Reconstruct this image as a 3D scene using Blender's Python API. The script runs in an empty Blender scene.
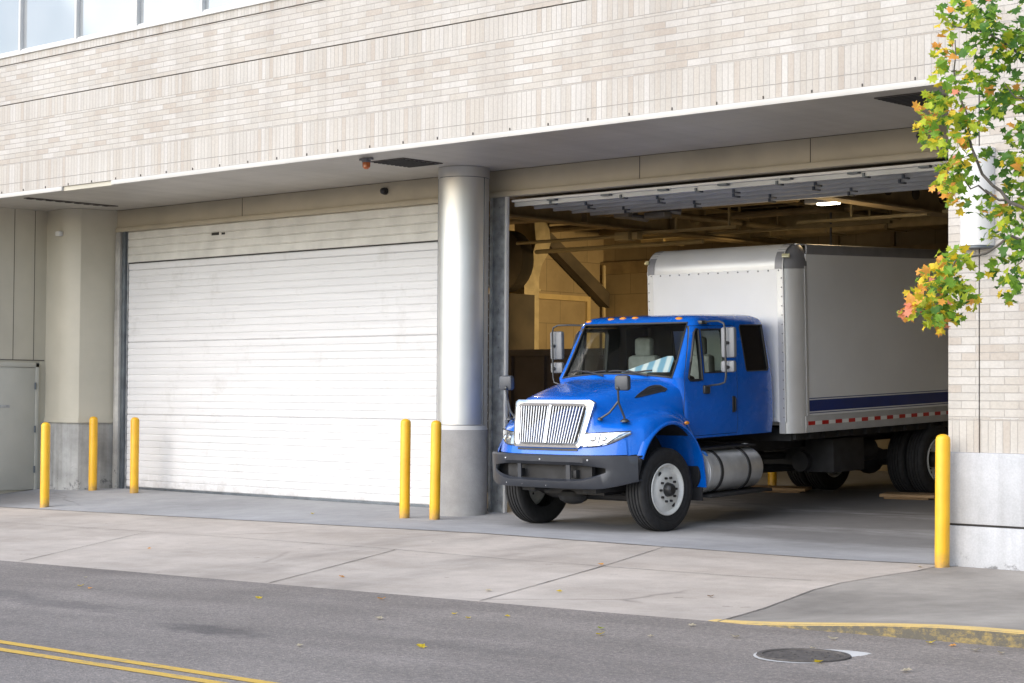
import bpy, bmesh, math, random
from mathutils import Vector, Matrix
random.seed(7)
S = bpy.context.scene
COL = S.collection
PI = math.pi

# ------------------------------------------------------------------ helpers
def tag(o, label=None, cat=None, group=None, kind=None):
    if label: o['label'] = label
    if cat: o['category'] = cat
    if group: o['group'] = group
    if kind: o['kind'] = kind
    return o

def empty(name, loc=(0, 0, 0), rot=(0, 0, 0), parent=None):
    o = bpy.data.objects.new(name, None)
    COL.objects.link(o)
    o.location = loc
    o.rotation_euler = rot
    o.empty_display_size = .2
    if parent: o.parent = parent
    return o

class MB:
    """collects shapes into one mesh"""
    def __init__(s):
        s.v = []; s.f = []; s.m = []
    def add(s, vs, fs, m=0):
        b = len(s.v)
        s.v += [tuple(p) for p in vs]
        for f in fs:
            s.f.append([b + i for i in f]); s.m.append(m)
    def box(s, x0, x1, y0, y1, z0, z1, m=0, skip=''):
        vs = [(x0,y0,z0),(x1,y0,z0),(x1,y1,z0),(x0,y1,z0),(x0,y0,z1),(x1,y0,z1),(x1,y1,z1),(x0,y1,z1)]
        F = {'b':(3,2,1,0),'t':(4,5,6,7),'f':(0,1,5,4),'k':(2,3,7,6),'l':(3,0,4,7),'r':(1,2,6,5)}
        s.add(vs, [F[k] for k in F if k not in skip], m)
    def bbox(s, x0, x1, y0, y1, z0, z1, r=.01, m=0):
        """box with bevelled edges"""
        bm = bmesh.new()
        bmesh.ops.create_cube(bm, size=1)
        for v in bm.verts:
            v.co = Vector(((x0+x1)/2 + v.co.x*(x1-x0), (y0+y1)/2 + v.co.y*(y1-y0), (z0+z1)/2 + v.co.z*(z1-z0)))
        bmesh.ops.bevel(bm, geom=bm.edges[:], offset=r, segments=2, affect='EDGES', profile=.5)
        s.bm(bm, m)
    def bm(s, bm, m=0, M=None):
        bm.verts.index_update()
        vs = [(M @ v.co) if M else v.co.copy() for v in bm.verts]
        s.add(vs, [[v.index for v in f.verts] for f in bm.faces], m)
        bm.free()
    def quad(s, a, b, c, d, m=0):
        s.add([a, b, c, d], [(0, 1, 2, 3)], m)
    def poly(s, pts, m=0):
        s.add(pts, [tuple(range(len(pts)))], m)
    def prism(s, pts, axis, a0, a1, m=0, caps=True):
        """polygon (2d) extruded along axis; pts are the other two coordinates in order"""
        n = len(pts)
        def P(p, a):
            return (a, p[0], p[1]) if axis == 'x' else (p[0], a, p[1]) if axis == 'y' else (p[0], p[1], a)
        vs = [P(p, a0) for p in pts] + [P(p, a1) for p in pts]
        fs = [(i, (i+1) % n, n+(i+1) % n, n+i) for i in range(n)]
        if caps: fs += [tuple(range(n))[::-1], tuple(range(n, 2*n))]
        s.add(vs, fs, m)
    def lathe(s, prof, org, axis, n=32, m=0, close=False, caps=True):
        """prof: (radius, along) ; axis a unit vector"""
        ax = Vector(axis).normalized(); org = Vector(org)
        t = Vector((0, 0, 1)) if abs(ax.z) < .9 else Vector((1, 0, 0))
        a = ax.cross(t).normalized(); b = ax.cross(a)
        vs = []; fs = []
        k = len(prof)
        for i in range(n):
            w = 2*PI*i/n
            d = a*math.cos(w) + b*math.sin(w)
            for r, h in prof: vs.append(org + ax*h + d*r)
        for i in range(n):
            j = (i+1) % n
            for q in range(k-1 if not close else k):
                q2 = (q+1) % k
                fs.append((i*k+q, i*k+q2, j*k+q2, j*k+q))
        s.add(vs, fs, m)
        if not close and caps:
            for q, rev in ((0, False), (k-1, True)):
                if prof[q][0] > 1e-4:
                    ring = [i*k+q for i in range(n)]
                    b0 = len(s.v)-len(vs)
                    s.f.append([b0+i for i in (ring if not rev else ring[::-1])]); s.m.append(m)
    def cyl(s, p0, p1, r, n=16, m=0, r1=None):
        p0 = Vector(p0); p1 = Vector(p1); L = (p1-p0).length
        s.lathe([(r, 0), (r if r1 is None else r1, L)], p0, p1-p0, n, m)
    def tube(s, pts, r, n=8, m=0, closed=False):
        pts = [Vector(p) for p in pts]; k = len(pts)
        R = r if isinstance(r, (list, tuple)) else [r]*k
        vs = []; fs = []
        up = None
        for i, p in enumerate(pts):
            if closed: t = pts[(i+1) % k]-pts[i-1]
            else: t = pts[min(i+1, k-1)]-pts[max(i-1, 0)]
            t = t.normalized() if t.length > 1e-9 else Vector((0, 0, 1))
            if up is None:
                up = t.cross(Vector((0, 0, 1)) if abs(t.z) < .9 else Vector((1, 0, 0))).normalized()
            up = (up - t*up.dot(t)).normalized()
            b = t.cross(up)
            for q in range(n):
                w = 2*PI*q/n
                vs.append(p + (up*math.cos(w)+b*math.sin(w))*R[i])
        for i in range(k if closed else k-1):
            j = (i+1) % k
            for q in range(n):
                fs.append((i*n+q, i*n+(q+1) % n, j*n+(q+1) % n, j*n+q))
        if not closed:
            fs.append(tuple(range(n))[::-1]); fs.append(tuple(range((k-1)*n, k*n)))
        s.add(vs, fs, m)
    def ball(s, c, r, m=0, n=12, sc=(1, 1, 1)):
        bm = bmesh.new()
        bmesh.ops.create_uvsphere(bm, u_segments=n, v_segments=max(6, n//2), radius=r)
        for v in bm.verts: v.co = Vector((v.co.x*sc[0]+c[0], v.co.y*sc[1]+c[1], v.co.z*sc[2]+c[2]))
        s.bm(bm, m)
    def grid(s, rows, m=0, skip=None):
        nr = len(rows); nc = len(rows[0])
        vs = [p for r in rows for p in r]
        fs = []
        for i in range(nr-1):
            for j in range(nc-1):
                if skip and skip(i, j): continue
                fs.append((i*nc+j, i*nc+j+1, (i+1)*nc+j+1, (i+1)*nc+j))
        s.add(vs, fs, m)
    def build(s, name, mats, parent=None, smooth=True, ang=32, merge=1e-5, solid=None, normals=True):
        me = bpy.data.meshes.new(name)
        me.from_pydata([tuple(p) for p in s.v], [], s.f)
        mats = mats if isinstance(mats, (list, tuple)) else [mats]
        for m in mats: me.materials.append(m)
        for p, mi in zip(me.polygons, s.m): p.material_index = mi
        bm = bmesh.new(); bm.from_mesh(me)
        if merge: bmesh.ops.remove_doubles(bm, verts=bm.verts, dist=merge)
        if solid: bmesh.ops.solidify(bm, geom=bm.faces[:], thickness=solid)
        if normals: bmesh.ops.recalc_face_normals(bm, faces=bm.faces)
        bm.to_mesh(me); bm.free()
        if smooth:
            me.shade_smooth(); me.set_sharp_from_angle(angle=math.radians(ang))
        o = bpy.data.objects.new(name, me)
        COL.objects.link(o)
        if parent: o.parent = parent
        return o

def copy_tree(o, parent=None):
    c = o.copy(); COL.objects.link(c)
    if parent: c.parent = parent
    for ch in [x for x in bpy.data.objects if x.parent == o]: copy_tree(ch, c)
    return c

def mirror_obj(o, parent):
    """mirrored copy (about x=0) with its own mesh, children too"""
    c = o.copy(); COL.objects.link(c); c.parent = parent
    if o.type == 'MESH':
        me = o.data.copy()
        bm = bmesh.new(); bm.from_mesh(me)
        for v in bm.verts: v.co.x = -v.co.x
        bmesh.ops.reverse_faces(bm, faces=bm.faces)
        bm.to_mesh(me); bm.free()
        c.data = me
    c.location.x = -o.location.x
    for ch in [x for x in bpy.data.objects if x.parent == o]: mirror_obj(ch, c)
    return c

# ------------------------------------------------------------------ materials
class NT:
    def __init__(s, name):
        s.m = bpy.data.materials.new(name); s.m.use_nodes = True
        s.t = s.m.node_tree; s.n = s.t.nodes; s.p = s.n['Principled BSDF']; s.out = s.n['Material Output']
    def new(s, k, **kw):
        x = s.n.new(k)
        for a, b in kw.items(): setattr(x, a, b)
        return x
    def link(s, a, b): s.t.links.new(a, b)
    def coord(s, which='Object', scale=(1, 1, 1), loc=(0, 0, 0)):
        if which == 'World':
            g = s.new('ShaderNodeNewGeometry').outputs['Position']
        else:
            g = s.new('ShaderNodeTexCoord').outputs[which]
        mp = s.new('ShaderNodeMapping'); mp.inputs['Scale'].default_value = scale; mp.inputs['Location'].default_value = loc
        s.link(g, mp.inputs[0]); return mp.outputs[0]
    def noise(s, vec, scale, detail=4, rough=.55):
        x = s.new('ShaderNodeTexNoise'); x.inputs['Scale'].default_value = scale; x.inputs['Detail'].default_value = detail
        x.inputs['Roughness'].default_value = rough
        s.link(vec, x.inputs['Vector']); return x.outputs['Fac']
    def ramp(s, fac, stops, interp='LINEAR'):
        x = s.new('ShaderNodeValToRGB'); x.color_ramp.interpolation = interp
        e = x.color_ramp.elements
        while len(e) < len(stops): e.new(.5)
        for q, (p, c) in zip(e, stops):
            q.position = p; q.color = (*c, 1) if len(c) == 3 else c
        s.link(fac, x.inputs[0]); return x.outputs['Color']
    def mix(s, fac, a, b, blend='MIX'):
        x = s.new('ShaderNodeMix', data_type='RGBA', blend_type=blend)
        for i, v in ((0, fac), (6, a), (7, b)):
            if hasattr(v, 'is_linked'): s.link(v, x.inputs[i])
            elif isinstance(v, (int, float)): x.inputs[i].default_value = v
            else: x.inputs[i].default_value = (*v, 1)
        return x.outputs[2]
    def math(s, op, a, b=0., clamp=False):
        x = s.new('ShaderNodeMath', operation=op); x.use_clamp = clamp
        for i, v in ((0, a), (1, b)):
            if hasattr(v, 'is_linked'): s.link(v, x.inputs[i])
            else: x.inputs[i].default_value = v
        return x.outputs[0]
    def bump(s, h, strength=.3, dist=.01):
        x = s.new('ShaderNodeBump'); x.inputs['Strength'].default_value = strength; x.inputs['Distance'].default_value = dist
        s.link(h, x.inputs['Height']); s.link(x.outputs[0], s.p.inputs['Normal'])
    def setup(s, color=None, rough=.5, metal=0., coat=0., spec=.5):
        if color is not None:
            if hasattr(color, 'is_linked'): s.link(color, s.p.inputs['Base Color'])
            else: s.p.inputs['Base Color'].default_value = (*color, 1)
        if hasattr(rough, 'is_linked'): s.link(rough, s.p.inputs['Roughness'])
        else: s.p.inputs['Roughness'].default_value = rough
        s.p.inputs['Metallic'].default_value = metal
        s.p.inputs['Coat Weight'].default_value = coat
        s.p.inputs['Coat Roughness'].default_value = .04
        s.p.inputs['Specular IOR Level'].default_value = spec
        return s.m

def simple(name, c, rough=.5, metal=0., coat=0., var=.12, sc=3., spec=.5, which='Object', bump=0., bsc=60):
    k = NT(name)
    v = k.coord(which)
    n = k.noise(v, sc, 5)
    lo = tuple(x*(1-var) for x in c); hi = tuple(min(1, x*(1+var)) for x in c)
    col = k.ramp(n, [(.3, lo), (.7, hi)])
    r = k.math('ADD', k.math('MULTIPLY', k.noise(v, sc*4, 3), .16), max(.02, rough-.08))
    if bump: k.bump(k.noise(v, bsc, 3), bump, .004)
    return k.setup(col, r, metal, coat, spec)

def brick_mat(name, soldier=None, row=.0785, tones=None):
    """soldier=(z0, height): bricks on end"""
    k = NT(name)
    g = k.new('ShaderNodeNewGeometry').outputs['Position']
    sp = k.new('ShaderNodeSeparateXYZ'); k.link(g, sp.inputs[0])
    xy = k.math('SUBTRACT', sp.outputs[0], sp.outputs[1])
    cb = k.new('ShaderNodeCombineXYZ')
    b = k.new('ShaderNodeTexBrick')
    if soldier:
        k.link(k.math('SUBTRACT', sp.outputs[2], soldier[0]), cb.inputs[0])
        k.link(xy, cb.inputs[1])
        b.offset = 0.; bw = soldier[1]
    else:
        k.link(xy, cb.inputs[0]); k.link(sp.outputs[2], cb.inputs[1])
        b.offset = .5; bw = .31
    b.squash = 1.
    b.inputs['Scale'].default_value = 1.
    b.inputs['Brick Width'].default_value = bw
    b.inputs['Row Height'].default_value = row
    b.inputs['Mortar Size'].default_value = .0042
    b.inputs['Mortar Smooth'].default_value = .3
    b.inputs['Color1'].default_value = (0, 0, 0, 1); b.inputs['Color2'].default_value = (1, 1, 1, 1)
    b.inputs['Mortar'].default_value = (.5, .5, .5, 1)
    k.link(cb.outputs[0], b.inputs['Vector'])
    tones = tones or [(.0, (.412, .378, .338)), (.10, (.452, .434, .404)), (.40, (.434, .41, .374)), (.6, (.465, .45, .424)), (.78, (.432, .416, .388)), (.9, (.48, .468, .447))]
    c = k.ramp(b.outputs['Color'], tones, 'CONSTANT')
    w = k.coord('World')
    big = k.ramp(k.noise(w, .55, 4), [(.3, (.90, .87, .85)), (.7, (1.06, 1.05, 1.04))])
    c = k.mix(.85, c, big, 'MULTIPLY')
    fine = k.ramp(k.noise(w, 45, 4), [(.25, (.86, .86, .86)), (.75, (1.1, 1.1, 1.1))])
    c = k.mix(.6, c, fine, 'MULTIPLY')
    st = k.coord('World', (5, 5, .35))
    streak = k.ramp(k.noise(st, 1., 4), [(.32, (.84, .82, .80)), (.55, (1, 1, 1))])
    c = k.mix(.55, c, streak, 'MULTIPLY')
    c = k.mix(b.outputs['Fac'], c, (.35, .328, .30))
    h = k.math('SUBTRACT', k.math('MULTIPLY', k.noise(w, 60, 3), .35), b.outputs['Fac'])
    k.bump(h, .8, .008)
    return k.setup(c, .88, spec=.25)

def concrete(name, c, scale=1., var=.2, dirt=None, streak=0., rough=.85, crack=0.):
    k = NT(name); w = k.coord('World')
    n1 = k.noise(w, .45*scale, 6, .6)
    col = k.ramp(n1, [(.3, tuple(x*(1-var) for x in c)), (.7, tuple(x*(1+var) for x in c))])
    n2 = k.ramp(k.noise(w, 4*scale, 6, .65), [(.3, (.88, .88, .88)), (.7, (1.08, 1.08, 1.08))])
    col = k.mix(.8, col, n2, 'MULTIPLY')
    n3 = k.ramp(k.noise(w, 60*scale, 3), [(.3, (.86, .86, .86)), (.7, (1.1, 1.1, 1.1))])
    col = k.mix(.6, col, n3, 'MULTIPLY')
    if streak:
        st = k.coord('World', (9, 9, .4))
        col = k.mix(streak, col, k.ramp(k.noise(st, 1., 5), [(.35, (.62, .6, .58)), (.6, (1.05, 1.05, 1.05))]), 'MULTIPLY')
    if dirt:
        zlo, zhi, dc = dirt
        sp = k.new('ShaderNodeSeparateXYZ'); k.link(w, sp.inputs[0])
        t = k.math('DIVIDE', k.math('SUBTRACT', zhi, sp.outputs[2]), zhi-zlo, True)
        t = k.math('ADD', t, k.math('MULTIPLY', k.math('SUBTRACT', k.noise(w, 9, 6, .7), .5), 2.2))
        t = k.ramp(t, [(.62, (0, 0, 0)), (.85, (1, 1, 1))])
        col = k.mix(k.math('MULTIPLY', t, .85), col, dc)
    if crack:
        vo = k.new('ShaderNodeTexVoronoi', feature='DISTANCE_TO_EDGE'); vo.inputs['Scale'].default_value = crack
        nz = k.new('ShaderNodeTexNoise'); nz.inputs['Scale'].default_value = 1.2; nz.inputs['Detail'].default_value = 6
        k.link(w, nz.inputs['Vector'])
        k.link(k.mix(.35, w, nz.outputs['Color'], 'ADD'), vo.inputs['Vector'])
        e = k.ramp(vo.outputs['Distance'], [(.0, (1, 1, 1)), (.006, (0, 0, 0))])
        e = k.math('MULTIPLY', e, k.ramp(k.noise(w, .5, 2), [(.5, (0, 0, 0)), (.62, (1, 1, 1))]))
        col = k.mix(k.math('MULTIPLY', e, .6), col, tuple(x*.35 for x in c))
    k.bump(k.noise(w, 90*scale, 4), .25, .004)
    return k.setup(col, rough, spec=.3)

def asphalt():
    k = NT('asphalt'); w = k.coord('World')
    base = k.ramp(k.noise(w, .45, 8, .68), [(.3, (.170, .149, .134)), (.52, (.212, .188, .170)), (.72, (.258, .229, .206))])
    wl = k.coord('World', (.25, 2.2, 1))
    base = k.mix(.8, base, k.ramp(k.noise(wl, .8, 5), [(.35, (.84, .84, .84)), (.65, (1.1, 1.1, 1.1))]), 'MULTIPLY')
    vo = k.new('ShaderNodeTexVoronoi'); vo.inputs['Scale'].default_value = 75; k.link(w, vo.inputs['Vector'])
    sp = k.new('ShaderNodeSeparateColor'); k.link(vo.outputs['Color'], sp.inputs[0])
    agg = k.ramp(sp.outputs[0], [(.0, (.70, .70, .70)), (.35, (.93, .93, .93)), (.75, (1.06, 1.06, 1.05)), (.96, (1.55, 1.5, 1.45))])
    base = k.mix(.75, base, agg, 'MULTIPLY')
    base = k.mix(.7, base, k.ramp(k.noise(w, 28, 3), [(.3, (.72, .72, .72)), (.7, (1.22, 1.22, 1.22))]), 'MULTIPLY')
    # oil stains
    def spot(cx, cy, rx, ry, amt):
        mp = k.new('ShaderNodeMapping'); mp.vector_type = 'POINT'
        mp.inputs['Location'].default_value = (-cx/rx, -cy/ry, 0); mp.inputs['Scale'].default_value = (1/rx, 1/ry, 0)
        k.link(k.new('ShaderNodeNewGeometry').outputs['Position'], mp.inputs[0])
        ln = k.new('ShaderNodeVectorMath', operation='LENGTH'); k.link(mp.outputs[0], ln.inputs[0])
        d = k.math('ADD', ln.outputs['Value'], k.math('MULTIPLY', k.math('SUBTRACT', k.noise(w, 5, 5), .5), 1.6))
        return k.math('MULTIPLY', k.ramp(d, [(.45, (1, 1, 1)), (1.0, (0, 0, 0))]), amt)
    for a in [(-11.5, 9.05, .75, .28, .55), (-14.2, 9.5, 1.3, .3, .4), (-9.2, 9.6, 1.0, .3, .18), (-15.6, 9.7, 1.0, .35, .3)]:
        base = k.mix(spot(*a), base, (.055, .05, .05))
    k.bump(vo.outputs['Distance'], .6, .006)
    return k.setup(base, .82, spec=.35)

def apron_mat():
    m = concrete('apron_concrete', (.31, .31, .315), var=.22, crack=.16)
    k = NT.__new__(NT); k.m = m; k.t = m.node_tree; k.n = k.t.nodes; k.p = k.n['Principled BSDF']; k.out = k.n['Material Output']
    src = k.p.inputs['Base Color'].links[0].from_socket
    pos = k.new('ShaderNodeNewGeometry').outputs['Position']
    def spot(cx, cy, rx, ry, amt, nz=1.1):
        mp = k.new('ShaderNodeMapping'); mp.inputs['Location'].default_value = (-cx/rx, -cy/ry, 0); mp.inputs['Scale'].default_value = (1/rx, 1/ry, 0)
        k.link(pos, mp.inputs[0]); ln = k.new('ShaderNodeVectorMath', operation='LENGTH'); k.link(mp.outputs[0], ln.inputs[0])
        d = k.math('ADD', ln.outputs['Value'], k.math('MULTIPLY', k.math('SUBTRACT', k.noise(k.coord('World', (1, 3, 1)), 1.6, 6, .65), .5), nz))
        return k.math('MULTIPLY', k.ramp(d, [(.55, (1, 1, 1)), (1.05, (0, 0, 0))]), amt)
    for a in ((-28.4, 17.3, 2.3, 1.5, .62, .5), (-14.2, 20.9, 4., 1.2, .6), (-12.4, 19.2, 2.6, .8, .5), (-14.5, 23.8, 5., 2.4, .7), (-16., 18.6, 1.6, .8, .25)):
        src = k.mix(spot(*a), src, (.105, .10, .098))
    k.link(src, k.p.inputs['Base Color'])
    return m
M = {}
M['brick'] = brick_mat('pale_brick')
M['soldier_upper'] = brick_mat('pale_brick_on_end_upper', (5.998, .2905))
M['soldier_lower'] = brick_mat('pale_brick_on_end_lower', (5.016, .309))
M['header'] = brick_mat('pale_brick_header', (4.868, .148))
M['soldier_sill'] = brick_mat('pale_brick_sill', (6.94, .125))
M['soldier_base'] = brick_mat('pale_brick_on_end_base', (1.14, .32))
M['asphalt'] = asphalt()
def sidewalk_mat():
    m = concrete('sidewalk_concrete', (.44, .392, .345), var=.13, crack=.14)
    k = NT.__new__(NT); k.m = m; k.t = m.node_tree; k.n = k.t.nodes; k.p = k.n['Principled BSDF']; k.out = k.n['Material Output']
    src = k.p.inputs['Base Color'].links[0].from_socket
    pos = k.new('ShaderNodeNewGeometry').outputs['Position']
    sp = k.new('ShaderNodeSeparateXYZ'); k.link(pos, sp.inputs[0])
    tot = None
    for x0, wd, sl_, amt in ((-16.6, .22, .25, .55), (-14.6, .22, .25, .55), (-15.6, .2, -.1, .4), (-13.5, .2, -.1, .4), (-24.2, .22, .1, .35), (-22.1, .22, .1, .35)):
        u_ = k.math('SUBTRACT', k.math('ADD', sp.outputs[0], k.math('MULTIPLY', k.math('SUBTRACT', sp.outputs[1], 16.7), sl_)), x0)
        d_ = k.math('ABSOLUTE', u_)
        m_ = k.math('MULTIPLY', k.ramp(k.math('DIVIDE', d_, wd*2), [(.25, (1, 1, 1)), (1., (0, 0, 0))]), amt)
        tot = m_ if tot is None else k.math('MAXIMUM', tot, m_)
    tot = k.math('MULTIPLY', tot, k.ramp(k.noise(k.coord('World', (1.5, .5, 1)), 1.6, 6, .7), [(.35, (0, 0, 0)), (.7, (.8, .8, .8))]))
    src = k.mix(tot, src, (.16, .145, .13))
    gum = k.ramp(k.noise(k.coord('World'), 5.5, 2), [(.73, (0, 0, 0)), (.76, (1, 1, 1))])
    src = k.mix(k.math('MULTIPLY', gum, .45), src, (.14, .125, .11))
    sand = k.ramp(k.noise(k.coord('World', (.4, 1, 1)), 1.1, 7, .7), [(.4, (.82, .80, .78)), (.6, (1.04, 1.04, 1.04))])
    src = k.mix(.6, src, sand, 'MULTIPLY')
    k.link(src, k.p.inputs['Base Color'])
    return m
M['sidewalk'] = sidewalk_mat()
M['sidewalk_dark'] = concrete('sidewalk_concrete_grey', (.27, .247, .22), scale=1.4, var=.34)
M['apron'] = apron_mat()
M['joint'] = simple('joint_filler', (.17, .155, .14), .9, sc=8, which='World', var=.4)
M['base_concrete'] = concrete('painted_concrete_base', (.44, .45, .47), var=.05, dirt=(-.10, .24, (.13, .13, .13)), streak=.25)
M['column_base'] = concrete('column_concrete', (.30, .295, .29), scale=1.6, var=.22)
M['pilaster_base'] = concrete('pilaster_concrete', (.36, .355, .34), scale=2.4, var=.34, dirt=(-.9, 1.1, (.10, .10, .105)), streak=.6)
M['steel_clad'] = simple('brushed_steel', (.58, .575, .56), .42, .75, sc=1.5, var=.06)
M['galv'] = simple('galvanised_steel', (.32, .33, .34), .5, .5, sc=9, var=.35)
M['dark_steel'] = simple('dark_jamb_steel', (.10, .115, .13), .5, .3, sc=5, var=.3)
M['drip'] = simple('cream_drip_metal', (.47, .455, .425), .5, sc=2, var=.08)
M['white_metal'] = simple('white_painted_metal', (.58, .575, .56), .45, sc=2, var=.06)
M['beige_metal'] = simple('beige_panel_metal', (.44, .41, .335), .5, sc=1.2, var=.08)
M['beam_beige'] = simple('beige_lintel', (.40, .355, .27), .55, sc=1.2, var=.12)
M['soffit'] = None
M['dark_void'] = simple('dark_recess', (.03, .028, .026), .8)
M['vent'] = simple('dark_vent', (.085, .075, .065), .7)
def bollard_mat():
    k = NT('yellow_bollard_paint'); w = k.coord('World'); o_ = k.coord('Object')
    c = k.ramp(k.noise(w, 3.5, 6), [(.3, (.70, .36, .008)), (.7, (.82, .45, .012))])
    st = k.ramp(k.noise(k.coord('World', (18, 18, 1.1)), 1., 5, .65), [(.30, (.70, .66, .6)), (.46, (1, 1, 1))])
    c = k.mix(.5, c, st, 'MULTIPLY')
    ch = k.ramp(k.noise(k.coord('World', (1, 1, .6)), 22, 8, .75), [(.66, (0, 0, 0)), (.69, (1, 1, 1))])
    c = k.mix(k.math('MULTIPLY', ch, .75), c, (.16, .12, .08))
    sp = k.new('ShaderNodeSeparateXYZ'); k.link(o_, sp.inputs[0])
    t = k.math('DIVIDE', k.math('SUBTRACT', .16, sp.outputs[2]), .16, True)
    t = k.math('MULTIPLY', t, k.ramp(k.noise(w, 12, 6, .7), [(.3, (.2, .2, .2)), (.7, (1, 1, 1))]))
    c = k.mix(t, c, (.15, .12, .09))
    k.bump(k.noise(w, 40, 3), .15, .004)
    return k.setup(c, .45, 0, .1)
M['yellow'] = bollard_mat()
M['grey_door'] = simple('grey_painted_door', (.40, .39, .345), .5, sc=2, var=.05)

def soffit_mat():
    k = NT('soffit_panels'); w = k.coord('World')
    wv = k.new('ShaderNodeTexWave', wave_type='BANDS', bands_direction='Y', wave_profile='SAW')
    wv.inputs['Scale'].default_value = 1.05; wv.inputs['Distortion'].default_value = 0
    k.link(w, wv.inputs['Vector'])
    e = k.ramp(wv.outputs['Fac'], [(.0, (.55, .55, .55)), (.05, (1, 1, 1))])
    c = k.ramp(k.noise(w, .8, 5), [(.3, (.40, .375, .33)), (.7, (.47, .44, .39))])
    st = k.coord('World', (2.5, .3, 1))
    c = k.mix(.4, c, k.ramp(k.noise(st, 1.2, 5), [(.35, (.75, .74, .72)), (.6, (1.03, 1.03, 1.03))]), 'MULTIPLY')
    c = k.mix(.5, c, e, 'MULTIPLY')
    return k.setup(c, .45, spec=.4)
M['soffit'] = soffit_mat()

def shutter_mat():
    k = NT('white_shutter'); w = k.coord('World')
    st = k.coord('World', (.6, 1, 14))
    c = k.ramp(k.noise(st, 1., 5), [(.3, (.57, .57, .58)), (.7, (.635, .635, .645))])
    c = k.mix(.45, c, k.ramp(k.noise(k.coord('World', (1, 1, 1), (7, 3, 2)), 2.2, 6, .7), [(.28, (.72, .71, .68)), (.45, (1, 1, 1))]), 'MULTIPLY')
    # short horizontal scuffs and rub marks
    sc_ = k.ramp(k.noise(k.coord('World', (1.6, 1, 26)), 2.2, 6, .7), [(.30, (.72, .71, .70)), (.40, (1, 1, 1))])
    c = k.mix(.8, c, sc_, 'MULTIPLY')
    sp = k.new('ShaderNodeSeparateXYZ'); k.link(w, sp.inputs[0])
    # grime caught in the joints between slats
    fr = k.math('FRACT', k.math('DIVIDE', k.math('SUBTRACT', sp.outputs[2], .075), (3.93-.075)/34))
    j = k.ramp(fr, [(.0, (1, 1, 1)), (.08, (0, 0, 0)), (.92, (0, 0, 0)), (1., (1, 1, 1))])
    j = k.math('MULTIPLY', j, k.ramp(k.noise(k.coord('World', (.7, 1, 3)), 2.5, 5), [(.3, (.03, .03, .03)), (.7, (.28, .28, .28))]))
    c = k.mix(j, c, (.36, .355, .345))
    d_ = k.math('MULTIPLY', k.math('SUBTRACT', .38, sp.outputs[2]), 2.5, True)
    d_ = k.math('MULTIPLY', d_, k.ramp(k.noise(w, 6, 6, .7), [(.4, (0, 0, 0)), (.75, (.7, .7, .7))]))
    c = k.mix(d_, c, (.22, .20, .18))
    k.bump(k.noise(k.coord('World', (1, 1, .5)), 2.5, 3), .35, .02)
    return k.setup(c, .5, spec=.35)
M['shutter'] = shutter_mat()
M['shutter_cream'] = simple('cream_shutter_header', (.55, .54, .505), .55, sc=3, var=.12)

def glass_mat(name, tint=(.80, .86, .84), refl=1.0, alpha=.95):
    k = NT(name)
    for n in list(k.n):
        if n != k.out: k.n.remove(n)
    tr = k.new('ShaderNodeBsdfTransparent'); tr.inputs[0].default_value = (*(x*alpha for x in tint), 1)
    gl = k.new('ShaderNodeBsdfGlossy'); gl.inputs['Roughness'].default_value = .015; gl.inputs[0].default_value = (refl, refl, refl, 1)
    fr = k.new('ShaderNodeFresnel'); fr.inputs[0].default_value = 1.5
    mx = k.new('ShaderNodeMixShader')
    k.link(fr.outputs[0], mx.inputs[0]); k.link(tr.outputs[0], mx.inputs[1]); k.link(gl.outputs[0], mx.inputs[2])
    k.link(mx.outputs[0], k.out.inputs[0])
    return k.m
M['glass'] = glass_mat('clear_glass')
M['dark_glass'] = simple('dark_tinted_glass', (.012, .012, .014), .05, spec=.6, var=.05)
def facade_glass():
    k = NT('reflective_window_glass'); w = k.coord('World')
    c = k.ramp(k.noise(w, .6, 2), [(.3, (.30, .325, .34)), (.7, (.36, .375, .385))])
    return k.setup(c, .05, .25)
M['facade_glass'] = facade_glass()

# truck
def paint(name, c, coat=.75, rough=.26):
    k = NT(name); v = k.coord('Object')
    col = k.ramp(k.noise(v, 2.2, 5), [(.3, tuple(x*.9 for x in c)), (.7, tuple(x*1.06 for x in c))])
    # road film and dust settling low on the body
    sp = k.new('ShaderNodeSeparateXYZ'); k.link(v, sp.inputs[0])
    t = k.math('MULTIPLY', k.math('SUBTRACT', 1.5, sp.outputs[2]), .9, True)
    t = k.math('MULTIPLY', t, k.ramp(k.noise(k.coord('Object', (1, 1, .5)), 5, 6, .65), [(.45, (0, 0, 0)), (.8, (1, 1, 1))]))
    col = k.mix(k.math('MULTIPLY', t, .3), col, (.12, .13, .15))
    return k.setup(col, k.math('ADD', k.math('MULTIPLY', k.noise(v, 7, 5), .2), rough-.1), 0, coat, .35)
M['blue'] = paint('blue_truck_paint', (.0005, .122, .60))
M['black_plastic'] = simple('black_plastic', (.025, .025, .027), .5)
M['grey_plastic'] = simple('grey_bumper_plastic', (.027, .030, .038), .40, sc=4, var=.15)
M['mirror_shell'] = simple('grey_mirror_shell', (.20, .21, .225), .45)
M['hood_mirror_shell'] = simple('dark_grey_mirror_shell', (.06, .065, .075), .45)
M['arm'] = simple('dark_metal_arm', (.06, .063, .067), .4, .4)
M['hub'] = simple('dark_oily_hub', (.035, .035, .036), .4, .3, sc=18, var=.3)
M['chrome'] = simple('chrome', (.78, .78, .78), .1, 1., var=.04)
M['bright_chrome'] = simple('bright_chrome_trim', (.66, .665, .67), .18, .9, var=.03)
M['satin'] = simple('satin_grille_chrome', (.52, .52, .52), .28, .9, var=.08)
M['alu'] = simple('polished_aluminium', (.66, .67, .68), .34, .6, sc=6, var=.12)
M['rubber'] = simple('tyre_rubber', (.016, .016, .0175), .72, sc=14, var=.35, bump=.2)
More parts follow.
